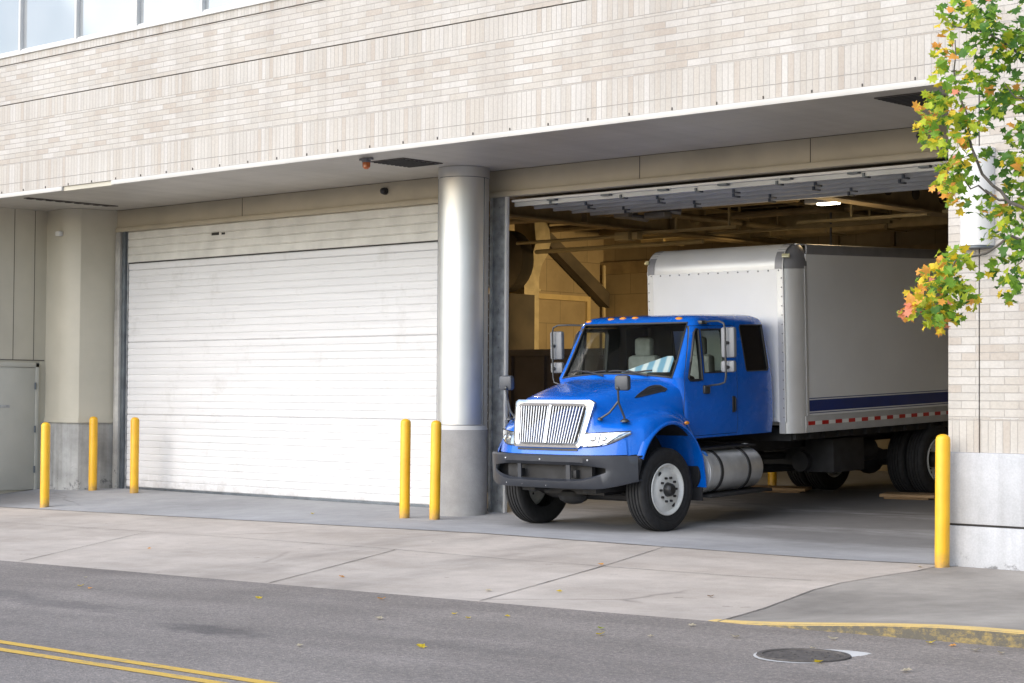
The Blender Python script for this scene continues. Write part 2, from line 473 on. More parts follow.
M['rim_white'] = simple('white_wheel_paint', (.66, .66, .64), .4, sc=7, var=.12)
M['chassis'] = simple('black_chassis', (.018, .018, .02), .65, sc=6, var=.5)
M['box_white'] = simple('white_box_panel', (.76, .765, .77), .4, sc=.9, var=.05, coat=.1)
M['silver_paint'] = simple('silver_corner_metal', (.60, .605, .61), .36, .35, sc=2, var=.05)
M['casting'] = simple('grey_corner_casting', (.22, .22, .235), .45, .3, sc=5, var=.1)
M['rail'] = simple('grey_rail', (.42, .42, .42), .45, .3, sc=3, var=.12)
M['navy'] = simple('navy_stripe', (.003, .025, .16), .35, coat=.2)
M['red'] = simple('red_reflector', (.42, .012, .012), .35)
M['white_tape'] = simple('white_reflector', (.72, .72, .70), .35)
M['amber'] = simple('amber_lens', (.75, .28, .02), .25, coat=.6)
M['lamp_clear'] = simple('pale_lamp_lens', (.42, .40, .24), .3, coat=.5)
M['headlight'] = simple('headlight_silver', (.50, .52, .55), .16, .9, sc=26, var=.45, coat=.6)
M['lens'] = simple('headlight_bowl', (.8, .82, .85), .06, 1., sc=30, var=.2)
M['seat'] = simple('grey_seat_fabric', (.30, .31, .29), .9, sc=9, var=.2)
M['cab_trim'] = simple('dark_cab_trim', (.06, .062, .06), .75)
M['hose'] = simple('blue_hose', (.03, .16, .5), .4)
M['paper'] = simple('white_paper', (.75, .78, .8), .6)
# interior
def interior(name, c, bw=.4, rh=.2):
    k = NT(name); g = k.new('ShaderNodeNewGeometry').outputs['Position']
    sp = k.new('ShaderNodeSeparateXYZ'); k.link(g, sp.inputs[0])
    cb = k.new('ShaderNodeCombineXYZ'); k.link(k.math('ADD', sp.outputs[0], sp.outputs[1]), cb.inputs[0]); k.link(sp.outputs[2], cb.inputs[1])
    b = k.new('ShaderNodeTexBrick'); b.inputs['Scale'].default_value = 1; b.inputs['Brick Width'].default_value = bw; b.inputs['Row Height'].default_value = rh
    b.inputs['Mortar Size'].default_value = .008
    b.inputs['Color1'].default_value = (*c, 1); b.inputs['Color2'].default_value = (*(x*.86 for x in c), 1); b.inputs['Mortar'].default_value = (*(x*.6 for x in c), 1)
    k.link(cb.outputs[0], b.inputs['Vector'])
    w = k.coord('World')
    col = k.mix(.7, b.outputs['Color'], k.ramp(k.noise(w, 1.2, 6, .65), [(.3, (.62, .6, .58)), (.65, (1.08, 1.08, 1.08))]), 'MULTIPLY')
    return k.setup(col, .8)
M['inner_wall'] = interior('tan_interior_block', (.36, .28, .16), .8, .62)
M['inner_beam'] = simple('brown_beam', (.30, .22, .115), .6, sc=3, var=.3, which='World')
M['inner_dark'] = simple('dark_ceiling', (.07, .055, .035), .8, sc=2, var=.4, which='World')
M['inner_trim'] = simple('tan_trim', (.50, .38, .18), .6, sc=4)
M['duct'] = simple('galvanised_duct', (.50, .42, .26), .38, .6, sc=4, var=.2)
M['pipe'] = simple('cream_pipe', (.46, .37, .20), .5, sc=4)
M['container'] = simple('brown_steel_container', (.085, .062, .048), .6, sc=2, var=.3)
M['green_cont'] = simple('green_steel', (.035, .07, .03), .5, sc=3, var=.3)
M['door_panel'] = simple('grey_overhead_panel', (.43, .435, .43), .5, .15, sc=2, var=.12, which='World')
M['wood'] = None
def wood():
    k = NT('worn_wood'); v = k.coord('Object', (2, 18, 18))
    c = k.ramp(k.noise(v, 2., 5), [(.3, (.20, .12, .06)), (.7, (.36, .24, .13))])
    return k.setup(c, .8)
M['wood'] = wood()
M['bark'] = simple('grey_brown_bark', (.11, .095, .085), .85, sc=14, var=.35)
def leafmat(name, c):
    k = NT(name); v = k.coord('Object')
    col = k.ramp(k.noise(v, 9, 3), [(.3, tuple(x*.75 for x in c)), (.7, tuple(x*1.2 for x in c))])
    m = k.setup(col, .5, spec=.35)
    tl = k.new('ShaderNodeBsdfTranslucent'); k.link(col, tl.inputs[0])
    mx = k.new('ShaderNodeMixShader'); mx.inputs[0].default_value = .42
    k.link(k.p.outputs[0], mx.inputs[1]); k.link(tl.outputs[0], mx.inputs[2]); k.link(mx.outputs[0], k.out.inputs[0])
    return m
LEAF = [leafmat('leaf_dark_green', (.075, .18, .03)), leafmat('leaf_green', (.17, .32, .03)), leafmat('leaf_yellow_green', (.42, .50, .035)),
        leafmat('leaf_yellow', (.74, .55, .04)), leafmat('leaf_orange', (.78, .36, .07)), leafmat('leaf_red', (.76, .27, .16))]
M['iron'] = simple('cast_iron', (.075, .065, .058), .8, 0., sc=14, var=.4)
M['patch'] = concrete('pale_concrete_collar', (.52, .51, .49), scale=2.)
M['road_yellow'] = None
def worn(name, c, under, thr=.36):
    k = NT(name); w = k.coord('World')
    n = k.noise(k.coord('World', (.6, 1, 1)), 13, 10, .78)
    col = k.ramp(n, [(thr-.09, under), (thr+.09, c)])
    col = k.mix(.5, col, k.ramp(k.noise(w, 70, 3), [(.3, (.78, .78, .78)), (.7, (1.1, 1.1, 1.1))]), 'MULTIPLY')
    return k.setup(col, .7, spec=.3)
M['road_yellow'] = worn('worn_yellow_line', (.60, .385, .07), (.20, .18, .15), .40)
M['kerb_yellow'] = worn('worn_yellow_kerb', (.56, .40, .15), (.40, .32, .18), .42)
M['kerb_face'] = worn('worn_yellow_kerb_face', (.33, .235, .07), (.10, .09, .07), .56)

# ------------------------------------------------------------------ ground
def road_z(x):
    t = max(-45., min(18., x))
    return -.10 + .016*(t+9.5)
def kerb_h(x):
    t = max(0., min(1., (x+9.1)/2.4)); t = t*t*(3-2*t)
    return .105*t
def zj(x):           # sidewalk / apron joint level, y = 16.72
    if x < -16: return .014*(x+16)*min(1., 1.) if x > -32 else .014*(-16)
    if x > -11: return min(.03, (x+11)*.02)
    return 0.
YJ = 16.72; YC = 12.0
def zside(x, y):
    zc = road_z(x) + kerb_h(x)
    return zc + (zj(x)-zc)*(y-YC)/(YJ-YC)
FS = math.tan(math.radians(2.26))
def zfloor(x, y):
    if y <= 18.65:
        return zj(x)*(1-(y-YJ)/(18.65-YJ))
    return (y-18.65)*FS
def frange(a, b, s):
    n = max(1, int(round((b-a)/s))); return [a+(b-a)*i/n for i in range(n+1)]

def sheet(name, xs, ys, zf, mat, kind='structure'):
    mb = MB(); mb.grid([[(x, y, zf(x, y)) for x in xs] for y in ys])
    o = mb.build(name, mat, normals=False, ang=60)
    return tag(o, kind=kind)
mb = MB(); mb.grid([[(x, y, -1.35) for x in (-1500, -60, 60, 1500)] for y in (-1500, -40, 60, 1500)])
tag(mb.build('ground', simple('distant_ground', (.16, .15, .13), .9, sc=.2, which='World'), normals=False), kind='structure')
sheet('road', frange(-60, 40, 1), frange(2.4, YC, 1.2), lambda x, y: road_z(x), M['asphalt'])
# sidewalk: apron flare bright concrete, right end darker concrete; curved driveway joint between
FL = [(-8.95, 12.0), (-9.15, 12.9), (-9.55, 14.2), (-9.65, 14.8), (-9.66, 15.5), (-9.62, 16.1), (-9.70, YJ)]
def flx(y):
    for (xa, ya), (xb, yb) in zip(FL, FL[1:]):
        if ya <= y <= yb: return xa + (xb-xa)*(y-ya)/(yb-ya)
    return FL[-1][0]
ys = frange(YC, YJ, .25)
mb = MB()
mb.grid([[(x, y, zside(x, y)) for x in frange(-60, flx(y), 1.6)[:1] + [(-60+(flx(y)+60)*i/40) for i in range(1, 41)]] for y in ys], 0)
mb.grid([[(x, y, zside(x, y)) for x in [(flx(y)+(40-flx(y))*(i/60)**1.6) for i in range(61)]] for y in ys], 1)
# kerb: yellow painted top and face on the right
xs = frange(-9.05, -2., .25) + frange(-1, 40, 2)
mb.grid([[(x, YC+.12, zside(x, YC+.12)+.004) for x in xs], [(x, YC+.012, zside(x, YC)+.004) for x in xs], [(x, YC-.004, zside(x, YC)-.008) for x in xs]], 2)
mb.grid([[(x, YC-.004, zside(x, YC)-.008) for x in xs], [(x, YC-.018, road_z(x)-.02) for x in xs]], 3)
# control joints
def joint(pts, w=.03, dz=.005):
    P = []
    for a, b in zip(pts, pts[1:]):
        n = max(2, int(math.dist(a, b)/.3))
        P += [(a[0]+(b[0]-a[0])*i/n, a[1]+(b[1]-a[1])*i/n) for i in range(n)]
    P.append(pts[-1])
    rows = [[], []]
    for i, p in enumerate(P):
        q0 = P[max(0, i-1)]; q1 = P[min(len(P)-1, i+1)]
        d = Vector((q1[0]-q0[0], q1[1]-q0[1])).normalized(); nn = Vector((-d.y, d.x))*(w/2*random.uniform(.6, 1.3))
        for r, s in ((0, 1), (1, -1)):
            x, y = p[0]+nn.x*s, p[1]+nn.y*s
            rows[r].append((x, y, zside(x, y)+dz if y < YJ else zfloor(x, y)+dz))
    mb.grid(rows, 4)
joint([(-30, 15.1), (-18.8, 15.0), (-13.7, 14.8), (-10, 14.85)], .012)
joint([(-14.4, 12.02), (-15.6, 14.85)], .016); joint([(-11.55, 12.02), (-12.56, 14.95)], .018)
joint([(-12.56, 14.95), (-13.2, 16.7)], .012)
joint([(-18.8, 12.02), (-20.4, 14.9)], .014); joint([(-23.5, 12.02), (-25.8, 15.0)], .014)
joint(FL, .022); joint([(-60, YJ-.02), (-40, YJ-.02), (-25, YJ-.02), (-9.7, YJ-.02)], .035)
joint([(-6.2, 12.2), (-6.6, 16.7)], .02); joint([(-3., 12.2), (-3., 16.7)], .02)
o = mb.build('sidewalk', [M['sidewalk'], M['sidewalk_dark'], M['kerb_yellow'], M['kerb_face'], M['joint']], normals=False, ang=50, merge=0)
tag(o, kind='structure')
# garage apron and floor
sheet('floor', frange(-32, 4, 1), frange(YJ, 18.65, .4) + frange(19, 29.5, 1.5), zfloor, M['apron'])
# far pavement on the camera's side of the street
def zfar(x, y): return road_z(x)+.13
sheet('path', frange(-60, 40, 2), [2.4, 1.2, -2, -8][::-1], zfar, M['sidewalk'])
mb = MB(); mb.grid([[(x, 2.402, road_z(x)+.13) for x in frange(-60, 40, 2)], [(x, 2.43, road_z(x)-.02) for x in frange(-60, 40, 2)]])
tag(mb.build('kerb', M['sidewalk_dark'], normals=False), kind='structure')
# double yellow centre line
mb = MB()
for y0, sl_ in ((7.195, -.027), (7.40, -.039)):
    mb.grid([[(x, y0+dy+sl_*(x+9), road_z(x)+.004) for x in frange(-60, 40, .8)] for dy in (0, .10)])
tag(mb.build('road_marking', M['road_yellow'], normals=False), kind='structure')

# ------------------------------------------------------------------ manhole
mh = empty('manhole_cover', (-7.22, 10.63, road_z(-7.22)))
tag(mh, 'round rusty iron manhole cover set in the asphalt beside the yellow kerb', 'manhole cover')
mb = MB(); mb.lathe([(.0, .004), (.27, .004), (.275, .012), (.31, .012), (.315, .004)], (0, 0, .004), (0, 0, 1), 40, caps=False)
for rr in (.08, .16, .23):
    for i in range(int(rr*60)):
        w = 2*PI*i/int(rr*60); mb.box(rr*math.cos(w)-.012, rr*math.cos(w)+.012, rr*math.sin(w)-.012, rr*math.sin(w)+.012, .006, .0105)
mb.build('lid', M['iron'], mh)
mb = MB(); n = 26
ring_o = []
for i in range(n):
    w = 2*PI*i/n; r = .345 + .17*max(0, math.cos(w-.95))**2 + .012*math.sin(3*w)
    ring_o.append((r*math.cos(w), r*math.sin(w), .004))
mb.poly(ring_o)
mb.add([(.30, .2, .0042), (.62, .30, .0042), (.66, .38, .0042), (.2, .38, .0042)], [(0, 1, 2, 3)])
mb.build('collar', M['patch'], mh, normals=False, merge=0)

# ------------------------------------------------------------------ building
B = empty('brick_building', (-15, 16.7, 0))
tag(B, 'pale brick commercial building with two loading bays and a round steel column', 'building')
def part(mb, name, mats, parent=B, **k):
    o = mb.build(name, mats, None, **k)
    o.parent = parent
    if parent is B: o.matrix_parent_inverse = Matrix.Translation(B.location).inverted()
    return o
YF = 16.7
XL, XR = -46., 6.
PX = -9.64
mb = MB()
def band(x0, x1, z0, z1, m, y=YF, d=.3):
    mb.box(x0, x1, y, y+d, z0, z1, m)
# header row, soldier, running bond, soldier, running, sill - each band butts on the next
band(XL, XR, 4.868, 5.0155, 1)
band(XL, XR, 5.0165, 5.325, 2)
band(XL, XR, 5.326, 5.997, 0)
band(XL, XR, 5.998, 6.285, 3)
mb.box(XL, XR, YF+.025, YF+.3, 6.285, 6.302, 5)
band(XL, XR, 6.302, 6.925, 0)
mb.box(XL, XR, YF+.025, YF+.3, 6.925, 6.94, 5)
band(XL, XR, 6.94, 7.055, 4)
# pier at the right
CJ = -9.30
for xa, xb in ((PX, CJ-.008), (CJ+.008, XR)):
    mb.box(xa, xb, YF, 19.9, 1.475, 4.867, 0)
    mb.box(xa, xb, YF+.001, 19.9, 1.142, 1.474, 6)
mb.box(CJ-.008, CJ+.008, YF+.03, 19.8, 1.142, 4.867, 5)
# masonry above the windows
mb.box(XL, XR, YF, YF+.3, 9.4, 10.4, 0)
part(mb, 'brick_wall', [M['brick'], M['header'], M['soldier_lower'], M['soldier_upper'], M['soldier_sill'], M['joint'], M['soldier_base']], ang=20)
# little weep clips along the drip edge
for i in range(30):
    x = -28 + i*.62
    mb = MB(); mb.box(x, x+.010, YF-.012, YF-.001, 4.874, 4.905)
    part(mb, 'weep_vent', M['vent'])
mb = MB()
mb.bbox(PX-.03, XR, YF-.055, 19.95, .445, 1.142, .012)
mb.bbox(PX-.03, XR, YF-.055, 19.95, -.3, .425, .012)
mb.box(PX-.005, XR, YF-.03, 19.9, .42, .45, 1)
part(mb, 'concrete_base', [M['base_concrete'], M['dark_void']])
mb = MB()
for xa, xb in ((XL, -25.05), (-23.75, PX-.002)):
    mb.bbox(xa, xb, YF-.02, YF+.02, 4.80, 4.867, .006)
part(mb, 'drip_edge', M['drip'])
mb = MB()
mb.box(-25.05, -23.75, YF+.02, YF+.05, 4.80, 4.866)
part(mb, 'torn_drip_edge', M['beige_metal'])
mb = MB()
mb.box(XL, PX-.002, YF+.051, 19.54, 4.872, 4.9)
part(mb, 'soffit', M['soffit'])
for x, y, hw, hl_ in ((-18.77, 18.03, .32, .38), (-26.95, 18.15, .07, .88), (-10.6, 17.75, .32, .38)):
    mb = MB()
    mb.box(x-hw, x+hw, y-hl_, y+hl_, 4.858, 4.870)
    for i in range(9): mb.box(x-hw+.03, x+hw-.03, y-hl_+.03+i*hl_*.21, y-hl_+.03+(i+.5)*hl_*.21, 4.848, 4.859, 1)
    part(mb, 'soffit_vent', [M['vent'], M['dark_void']])
# lintel beam along the bays
YB = 19.55
mb = MB()
mb.bbox(-28.69, PX-.002, YB, YB+.3, 4.56, 4.87, .006)
mb.bbox(-28.69, PX-.002, YB-.035, YB+.3, 4.49, 4.565, .008)
for x in (-24.2, -15.9, -13.2): mb.box(x, x+.008, YB-.004, YB, 4.57, 4.865, 1)
part(mb, 'lintel', [M['beam_beige'], M['dark_void']])
# round column
CX, CY = -18.68, 19.06
mb = MB()
mb.lathe([(.355, 1.27), (.355, 4.72)], (CX, CY, 0), (0, 0, 1), 56)
mb.lathe([(.362, 4.73), (.362, 4.867)], (CX, CY, 0), (0, 0, 1), 56)
mb.lathe([(.35, 4.71), (.35, 4.74)], (CX, CY, 0), (0, 0, 1), 56, 1)
aw = math.atan2(-.73, .68) + .95
for w in (aw, aw-2.6):
    x, y = CX+.356*math.cos(w), CY+.356*math.sin(w)
    mb.cyl((x, y, 1.27), (x, y, 4.72), .008, 6, 1)
colo = part(mb, 'round_column', [M['steel_clad'], M['dark_steel']], ang=40)
mb = MB(); mb.lathe([(.362, -.1), (.362, 1.185), (.352, 1.2)], (CX, CY, 0), (0, 0, 1), 56)
mb.lathe([(.3505, 1.195), (.3505, 1.262)], (CX, CY, 0), (0, 0, 1), 56, 1)
part(mb, 'column_base', [M['column_base'], M['white_metal']], colo, ang=40)
# jambs
mb = MB()
mb.bbox(-18.62, -18.322, YB-.02, YB+.06, -.05, 4.488, .006)
mb.box(-18.56, -18.54, YB-.03, YB-.02, 0, 4.488)
for i in range(24): mb.cyl((-18.44, YB-.02, .2+i*.18), (-18.44, YB-.03, .2+i*.18), .014, 8)
mb.bbox(-18.320, -18.285, YB-.03, YB+.03, .0, 4.488, .004, 1)
part(mb, 'bay_jamb', [M['galv'], M['white_metal']])
mb = MB()
mb.bbox(-27.60, -27.46, YB-.06, YB+.2, -.05, 4.488, .006)
mb.bbox(-27.455, -27.37, YB-.02, YB+.2, -.05, 4.488, .006, 1)
mb.box(-27.365, -27.335, YB+.03, YB+.2, 0., 4.488, 2)
part(mb, 'bay_jamb', [M['pilaster_base'], M['dark_steel'], M['galv']])
# roller shutter of the left bay
mb = MB()
z = .075; prof = []
N = 34; h = (3.93-.075)/N
for i in range(N):
    z0 = .075 + i*h
    big = (i % 11 == 10)
    prof += [(YB+.054, z0), (YB+.046, z0+h*.10), (YB+.043, z0+h*.5), (YB+.046, z0+h*.88), (YB+.055 if not big else YB+.065, z0+h*.97)]
prof.append((YB+.055, 3.93))
mb.grid([[(-27.33, p[0], p[1]) for p in prof], [(-24.5, p[0], p[1]) for p in prof], [(-18.7, p[0], p[1]) for p in prof]], 0)
prof2 = []
h2 = (4.488-3.95)/4
for i in range(4):
    z0 = 3.95 + i*h2
    prof2 += [(YB+.03, z0), (YB+.02, z0+h2*.1), (YB+.02, z0+h2*.85), (YB+.035, z0+h2*.98)]
mb.grid([[(-27.33, p[0], p[1]) for p in prof2], [(-18.7, p[0], p[1]) for p in prof2]], 1)
mb.box(-27.33, -18.7, YB+.04, YB+.09, 3.93, 3.95, 2)
sh = part(mb, 'roller_shutter', [M['shutter'], M['shutter_cream'], M['dark_void']], ang=25)
mb = MB(); mb.bbox(-27.33, -18.7, YB+.03, YB+.09, .0, .075, .008)
part(mb, 'bottom_seal', M['dark_steel'], sh)
mb = MB(); mb.box(-25.0, -24.82, YB+.008, YB+.018, 4.30, 4.345); mb.box(-24.74, -24.66, YB+.008, YB+.018, 4.30, 4.335)
part(mb, 'data_plate', M['dark_void'], sh)
# small black dome cameras on the lintel
for x, y, z in ((-20.8, YB-.03, 4.74), (-11.62, YB-.03, 4.75)):
    mb = MB(); mb.ball((x, y-.03, z), .05); mb.cyl((x, YB-.002, z), (x, YB-.04, z), .055, 16)
    part(mb, 'camera_dome', M['black_plastic'])
# soffit alarm lamp
mb = MB(); mb.cyl((-18.86, 17.36, 4.865), (-18.86, 17.36, 4.81), .06, 16); mb.box(-18.98, -18.74, 17.34, 17.38, 4.84, 4.868)
al = part(mb, 'alarm_lamp', M['casting'])
mb = MB(); mb.lathe([(.055, 4.81), (.052, 4.745), (.025, 4.72), (0, 4.716)], (-18.86, 17.36, 0), (0, 0, 1), 16)
part(mb, 'lens', simple('red_amber_lens', (.55, .13, .02), .3, coat=.5), al)
# left return wall, door, pilaster
mb = MB()
mb.box(-29., -28.7, 15.0, 19.8, 1.24, 4.87); mb.box(-29., -28.705, 15.0, 19.8, -.4, 1.24, 0)
for y in [15.3+.41*i for i in range(9)]: mb.box(-28.702, -28.695, y, y+.008, 2.24, 4.865, 1)
mb.box(-28.74, -28.69, 17.0, 18.8, 2.24, 2.256, 1)
part(mb, 'side_wall', [M['beige_metal'], M['vent']])
mb = MB()
mb.bbox(-28.72, -28.665, 17.55, 18.605, .0, 2.12, .006)
mb.box(-28.664, -28.659, 17.85, 18.1, 1.42, 1.47, 1)
dr = part(mb, 'side_door', [M['grey_door'], M['galv']])
mb = MB()
mb.bbox(-28.73, -28.655, 18.61, 18.68, -.05, 2.2, .005); mb.bbox(-28.73, -28.655, 17.3, 18.68, 2.125, 2.2, .005)
part(mb, 'door_frame', M['grey_door'], dr)
for z in (.35, 1.05, 1.8):
    mb = MB(); mb.cyl((-28.652, 18.605, z-.06), (-28.652, 18.605, z+.06), .016, 8)
    part(mb, 'hinge', M['dark_steel'], dr)
mb = MB()
pil = [(-28.72, 18.83), (-28.18, 18.745), (-28.08, 18.755), (-27.90, 18.83), (-27.80, 18.92), (-27.63, 19.5), (-27.63, 19.8), (-28.72, 19.8)]
mb.prism(pil, 'z', 1.24, 4.868)
for j in (3.7,):
    pass
pc = [(-28.14, 19.02)]
pilo = part(mb, 'pilaster', [M['beige_metal']], ang=30)
def off(p, d): 
    return [(x+d*(1 if x > -28.6 else 0), y-d*(1 if y < 19.7 else 0)) for x, y in p]
mb = MB(); mb.prism(off(pil, -.012), 'z', -.3, 1.17, 0)
part(mb, 'pilaster_base', M['pilaster_base'], pilo, ang=30)
mb = MB(); mb.prism(off(pil, .022), 'z', 1.171, 1.245, 0)
part(mb, 'ledge', M['beige_metal'], pilo, ang=30)
mb = MB(); mb.bbox(-28.2, -28.08, 18.66, 18.74, 4.40, 4.48, .01); part(mb, 'lamp_box', M['white_metal'], pilo)
mb = MB()
for y, z0, w in ((18.62, .95, .05), (18.62, .5, .07), (18.62, .2, .09), (18.62, .7, .03)):
    pass
# wall sconce on the pier
mb = MB()
mb.lathe([(.17, 3.16), (.17, 4.02)], (CJ, YF-.03, 0), (0, 0, 1), 40)
sc = part(mb, 'wall_sconce', M['white_metal'], ang=40)
mb = MB(); mb.lathe([(.18, 4.03), (.18, 4.11), (.165, 4.12)], (CJ, YF-.03, 0), (0, 0, 1), 40); mb.lathe([(.155, 4.0), (.155, 4.05)], (CJ, YF-.03, 0), (0, 0, 1), 30)
part(mb, 'cap', M['white_metal'], sc, ang=40)
mb = MB(); mb.lathe([(.178, 3.135), (.178, 3.155)], (CJ, YF-.03, 0), (0, 0, 1), 40); part(mb, 'rim', M['dark_steel'], sc, ang=40)
# upper windows: one window per bay of the ribbon
mb = MB()
mb.bbox(XL, XR, YF-.03, YF+.25, 7.057, 7.115, .008)
part(mb, 'window_sill', M['white_metal'])
xs = [-26.36+1.56*i for i in range(-5, 14)]
for i, (xa, xb) in enumerate(zip(xs, xs[1:])):
    mb = MB()
    mb.bbox(xa-.024, xa+.024, YF+.02, YF+.16, 7.118, 9.398, .006)
    mb.box(xa+.025, xb-.025, YF+.05, YF+.14, 7.118, 7.16)
    wf = part(mb, 'window', M['white_metal'])
    mb = MB(); mb.box(xa+.025, xb-.025, YF+.085, YF+.1, 7.161, 9.398)
    part(mb, 'pane', M['facade_glass'], wf)
# shell of the interior (ceiling, inner walls)
mb = MB()
mb.box(XL, XR, YF+.3, 29.6, 10.1, 10.4)               # roof
mb.box(XL, XL+.3, YF+.3, 29.6, -1.3, 10.1); mb.box(XR-.3, XR, YF+.3, 29.6, -1.3, 10.1); mb.box(XL, XR, 29.6, 29.9, -1.3, 10.4)
mb.box(XL+.3, -29.0, 17.0, 17.2, -1.3, 4.87)
part(mb, 'outer_shell', M['beige_metal'])
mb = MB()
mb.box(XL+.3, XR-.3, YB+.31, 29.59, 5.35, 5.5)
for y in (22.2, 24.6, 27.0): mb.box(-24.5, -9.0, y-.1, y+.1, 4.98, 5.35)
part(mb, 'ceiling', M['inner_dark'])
mb = MB()
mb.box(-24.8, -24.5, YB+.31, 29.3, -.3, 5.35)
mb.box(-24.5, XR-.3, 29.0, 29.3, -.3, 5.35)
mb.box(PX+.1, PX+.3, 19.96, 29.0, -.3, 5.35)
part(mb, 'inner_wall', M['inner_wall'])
mb = MB(); mb.box(-24.5, -9.6, 28.9, 28.998, 4.12, 4.36); mb.box(-24.5, -9.6, 28.85, 28.995, 4.90, 5.15)
for i in range(6): mb.box(-19+i*1.15, -18.93+i*1.15, 28.93, 28.997, 4.37, 4.9)
part(mb, 'wall_beam', M['inner_beam'])
mb = MB()
mb.box(-24.498, -24.40, 26.2, 28.5, 3.56, 3.66); mb.box(-24.498, -24.42, 28.42, 28.52, .3, 3.56); mb.box(-24.498, -24.47, 26.2, 28.42, .3, 3.55, 1)
part(mb, 'inner_doorway', [M['inner_trim'], M['inner_wall']])
# steel beams running back
def ibeam(mb, x, y0, y1, zb, zt, w=.3):
    mb.box(x-.012, x+.012, y0, y1, zb+.03, zt-.03); mb.box(x-w/2, x+w/2, y0, y1, zb, zb+.03); mb.box(x-w/2, x+w/2, y0, y1, zt-.03, zt)
for x, zb, zt in ((-20., 4.44, 4.96), (-14.5, 4.40, 4.92)):
    mb = MB(); ibeam(mb, x, YB+.32, 28.98, zb, zt)
    if x < -15:
        for i in range(8):
            y = 21.7+.63*i; mb.cyl((x+.012, y, 4.73), (x+.05, y, 4.73), .075, 16, 1)
        for y in (23.1, 25.4): mb.box(x+.012, x+.14, y, y+.02, zb+.03, zt-.03)
    else:
        for i in range(7):
            y = 21.9+.75*i; mb.cyl((x+.012, y, 4.66), (x+.04, y, 4.66), .09, 16, 2)
    part(mb, 'steel_beam', [M['inner_beam'], M['pipe'], M['inner_dark']])
# cable tray and pipes
for xa, xb, y, z in ((-20.1, -17.95, 24.5, 4.38), (-16.8, -14.5, 24.5, 4.37), (-21.5, -16.3, 26.4, 4.5), (-14.3, -10, 24.6, 4.40)):
    mb = MB(); mb.box(xa, xb, y, y+.09, z, z+.045)
    for t in (.42, .92): xx = xa+(xb-xa)*t; mb.box(xx, xx+.035, y+.02, y+.05, z+.045, 4.98)
    part(mb, 'cable_tray', M['pipe'])
mb = MB(); mb.bbox(-20.3, -20.0, 24.3, 24.5, 4.28, 4.42, .01); mb.bbox(-19.97, -19.85, 24.35, 24.5, 4.29, 4.41, .01); part(mb, 'junction_box', M['pipe'])
for P_, r_ in (([(-22.6, 24.4, 4.36), (-20.3, 24.4, 4.36)], .03), ([(-22.6, 24.9, 4.24), (-18.9, 24.9, 4.24)], .04), ([(-24.4, 28.9, .5), (-24.4, 28.9, 4.3)], .04)):
    mb = MB(); mb.tube(P_, r_); part(mb, 'pipe', M['pipe'])
for P_, r_ in (([(-24.0, 23.4, 4.62), (-16.0, 23.4, 4.62)], .045), ([(-23.6, 26.0, 4.75), (-12.0, 26.0, 4.75)], .06), ([(-19.2, 21.9, 4.66), (-19.2, 28.8, 4.66)], .05), ([(-16.9, 21.9, 4.72), (-16.9, 28.8, 4.72)], .04), ([(-12.9, 22., 4.6), (-12.9, 28.8, 4.6)], .06)):
    mb = MB(); mb.tube(P_, r_)
    q0, q1 = Vector(P_[0]), Vector(P_[1])
    for t in (.2, .5, .8):
        q = q0.lerp(q1, t); mb.cyl(q, (q.x, q.y, 5.34), .012, 6)
    part(mb, 'pipe', M['inner_beam'])
mb = MB(); mb.bbox(-22.5, -10.2, 27.7, 28.3, 4.55, 5.0, .02)
for i in range(10): mb.box(-22+i*1.2, -21.94+i*1.2, 27.68, 28.32, 4.53, 5.02)
part(mb, 'air_duct', M['duct'])
mb = MB(); mb.prism([(26.6, 4.9), (26.95, 4.95), (28.9, 3.75), (28.9, 3.45)], 'x', -24.45, -24.25); part(mb, 'brace', M['inner_dark'])
mb = MB(); mb.bbox(-18.9, -18.6, 22.6, 22.85, 4.45, 4.7, .02); mb.tube([(-18.8, 22.7, 4.5), (-18.4, 22.8, 4.42), (-18.1, 22.7, 4.55), (-17.8, 22.9, 4.5)], .05); mb.bbox(-18.3, -17.9, 22.6, 22.8, 4.4, 4.5, .02)
part(mb, 'door_operator', M['casting'])
# ventilation duct with a swan neck
mb = MB()
path = [(25.45, .6), (25.45, 3.2), (25.45, 3.85), (25.52, 4.08), (25.68, 4.28), (25.76, 4.5), (25.72, 4.75), (25.7, 5.3)]
rows = []
for y, z in path:
    rows.append([(-23.7, y-.2, z), (-23.2, y-.2, z), (-23.2, y+.2, z), (-23.7, y+.2, z), (-23.7, y-.2, z)])
mb.grid(rows)
for z in (1.2, 2.4, 3.6): mb.box(-23.72, -23.18, 25.23, 25.67, z, z+.04)
part(mb, 'ventilation_duct', M['duct'], ang=25)
mb = MB(); mb.cyl((-23.2, 24.9, 4.1), (-23.2, 24.6, 4.1), .55, 28); mb.box(-23.9, -22.9, 24.55, 25.2, .3, 3.5); part(mb, 'fan_housing', M['inner_dark'])
# raised sectional door of the right bay
mb = MB()
zo = 4.395
for i in range(5):
    y0 = YB+.12+i*.41
    mb.box(-18.27, -9.66, y0, y0+.400, zo, zo+.04)
    mb.box(-18.27, -9.66, y0, y0+.035, zo-.04, zo, 0)
    for j in range(7):
        x = -17.6+j*1.27+(.3 if i % 2 else 0); mb.box(x, x+.03, y0-.02, y0+.13, zo-.05, zo-.001, 1); mb.box(x+.03, x+.08, y0-.02, y0+.02, zo-.05, zo-.041, 1)
od = part(mb, 'overhead_door', [M['door_panel'], M['dark_steel']])
mb = MB(); mb.box(-18.27, -9.66, YB+.06, YB+.115, zo+.02, zo+.05)
for j in range(9): mb.box(-17.6+j*.98, -17.45+j*.98, YB+.05, YB+.12, zo-.005, zo+.019, 1)
part(mb, 'bottom_rail', [M['white_metal'], M['dark_steel']], od)
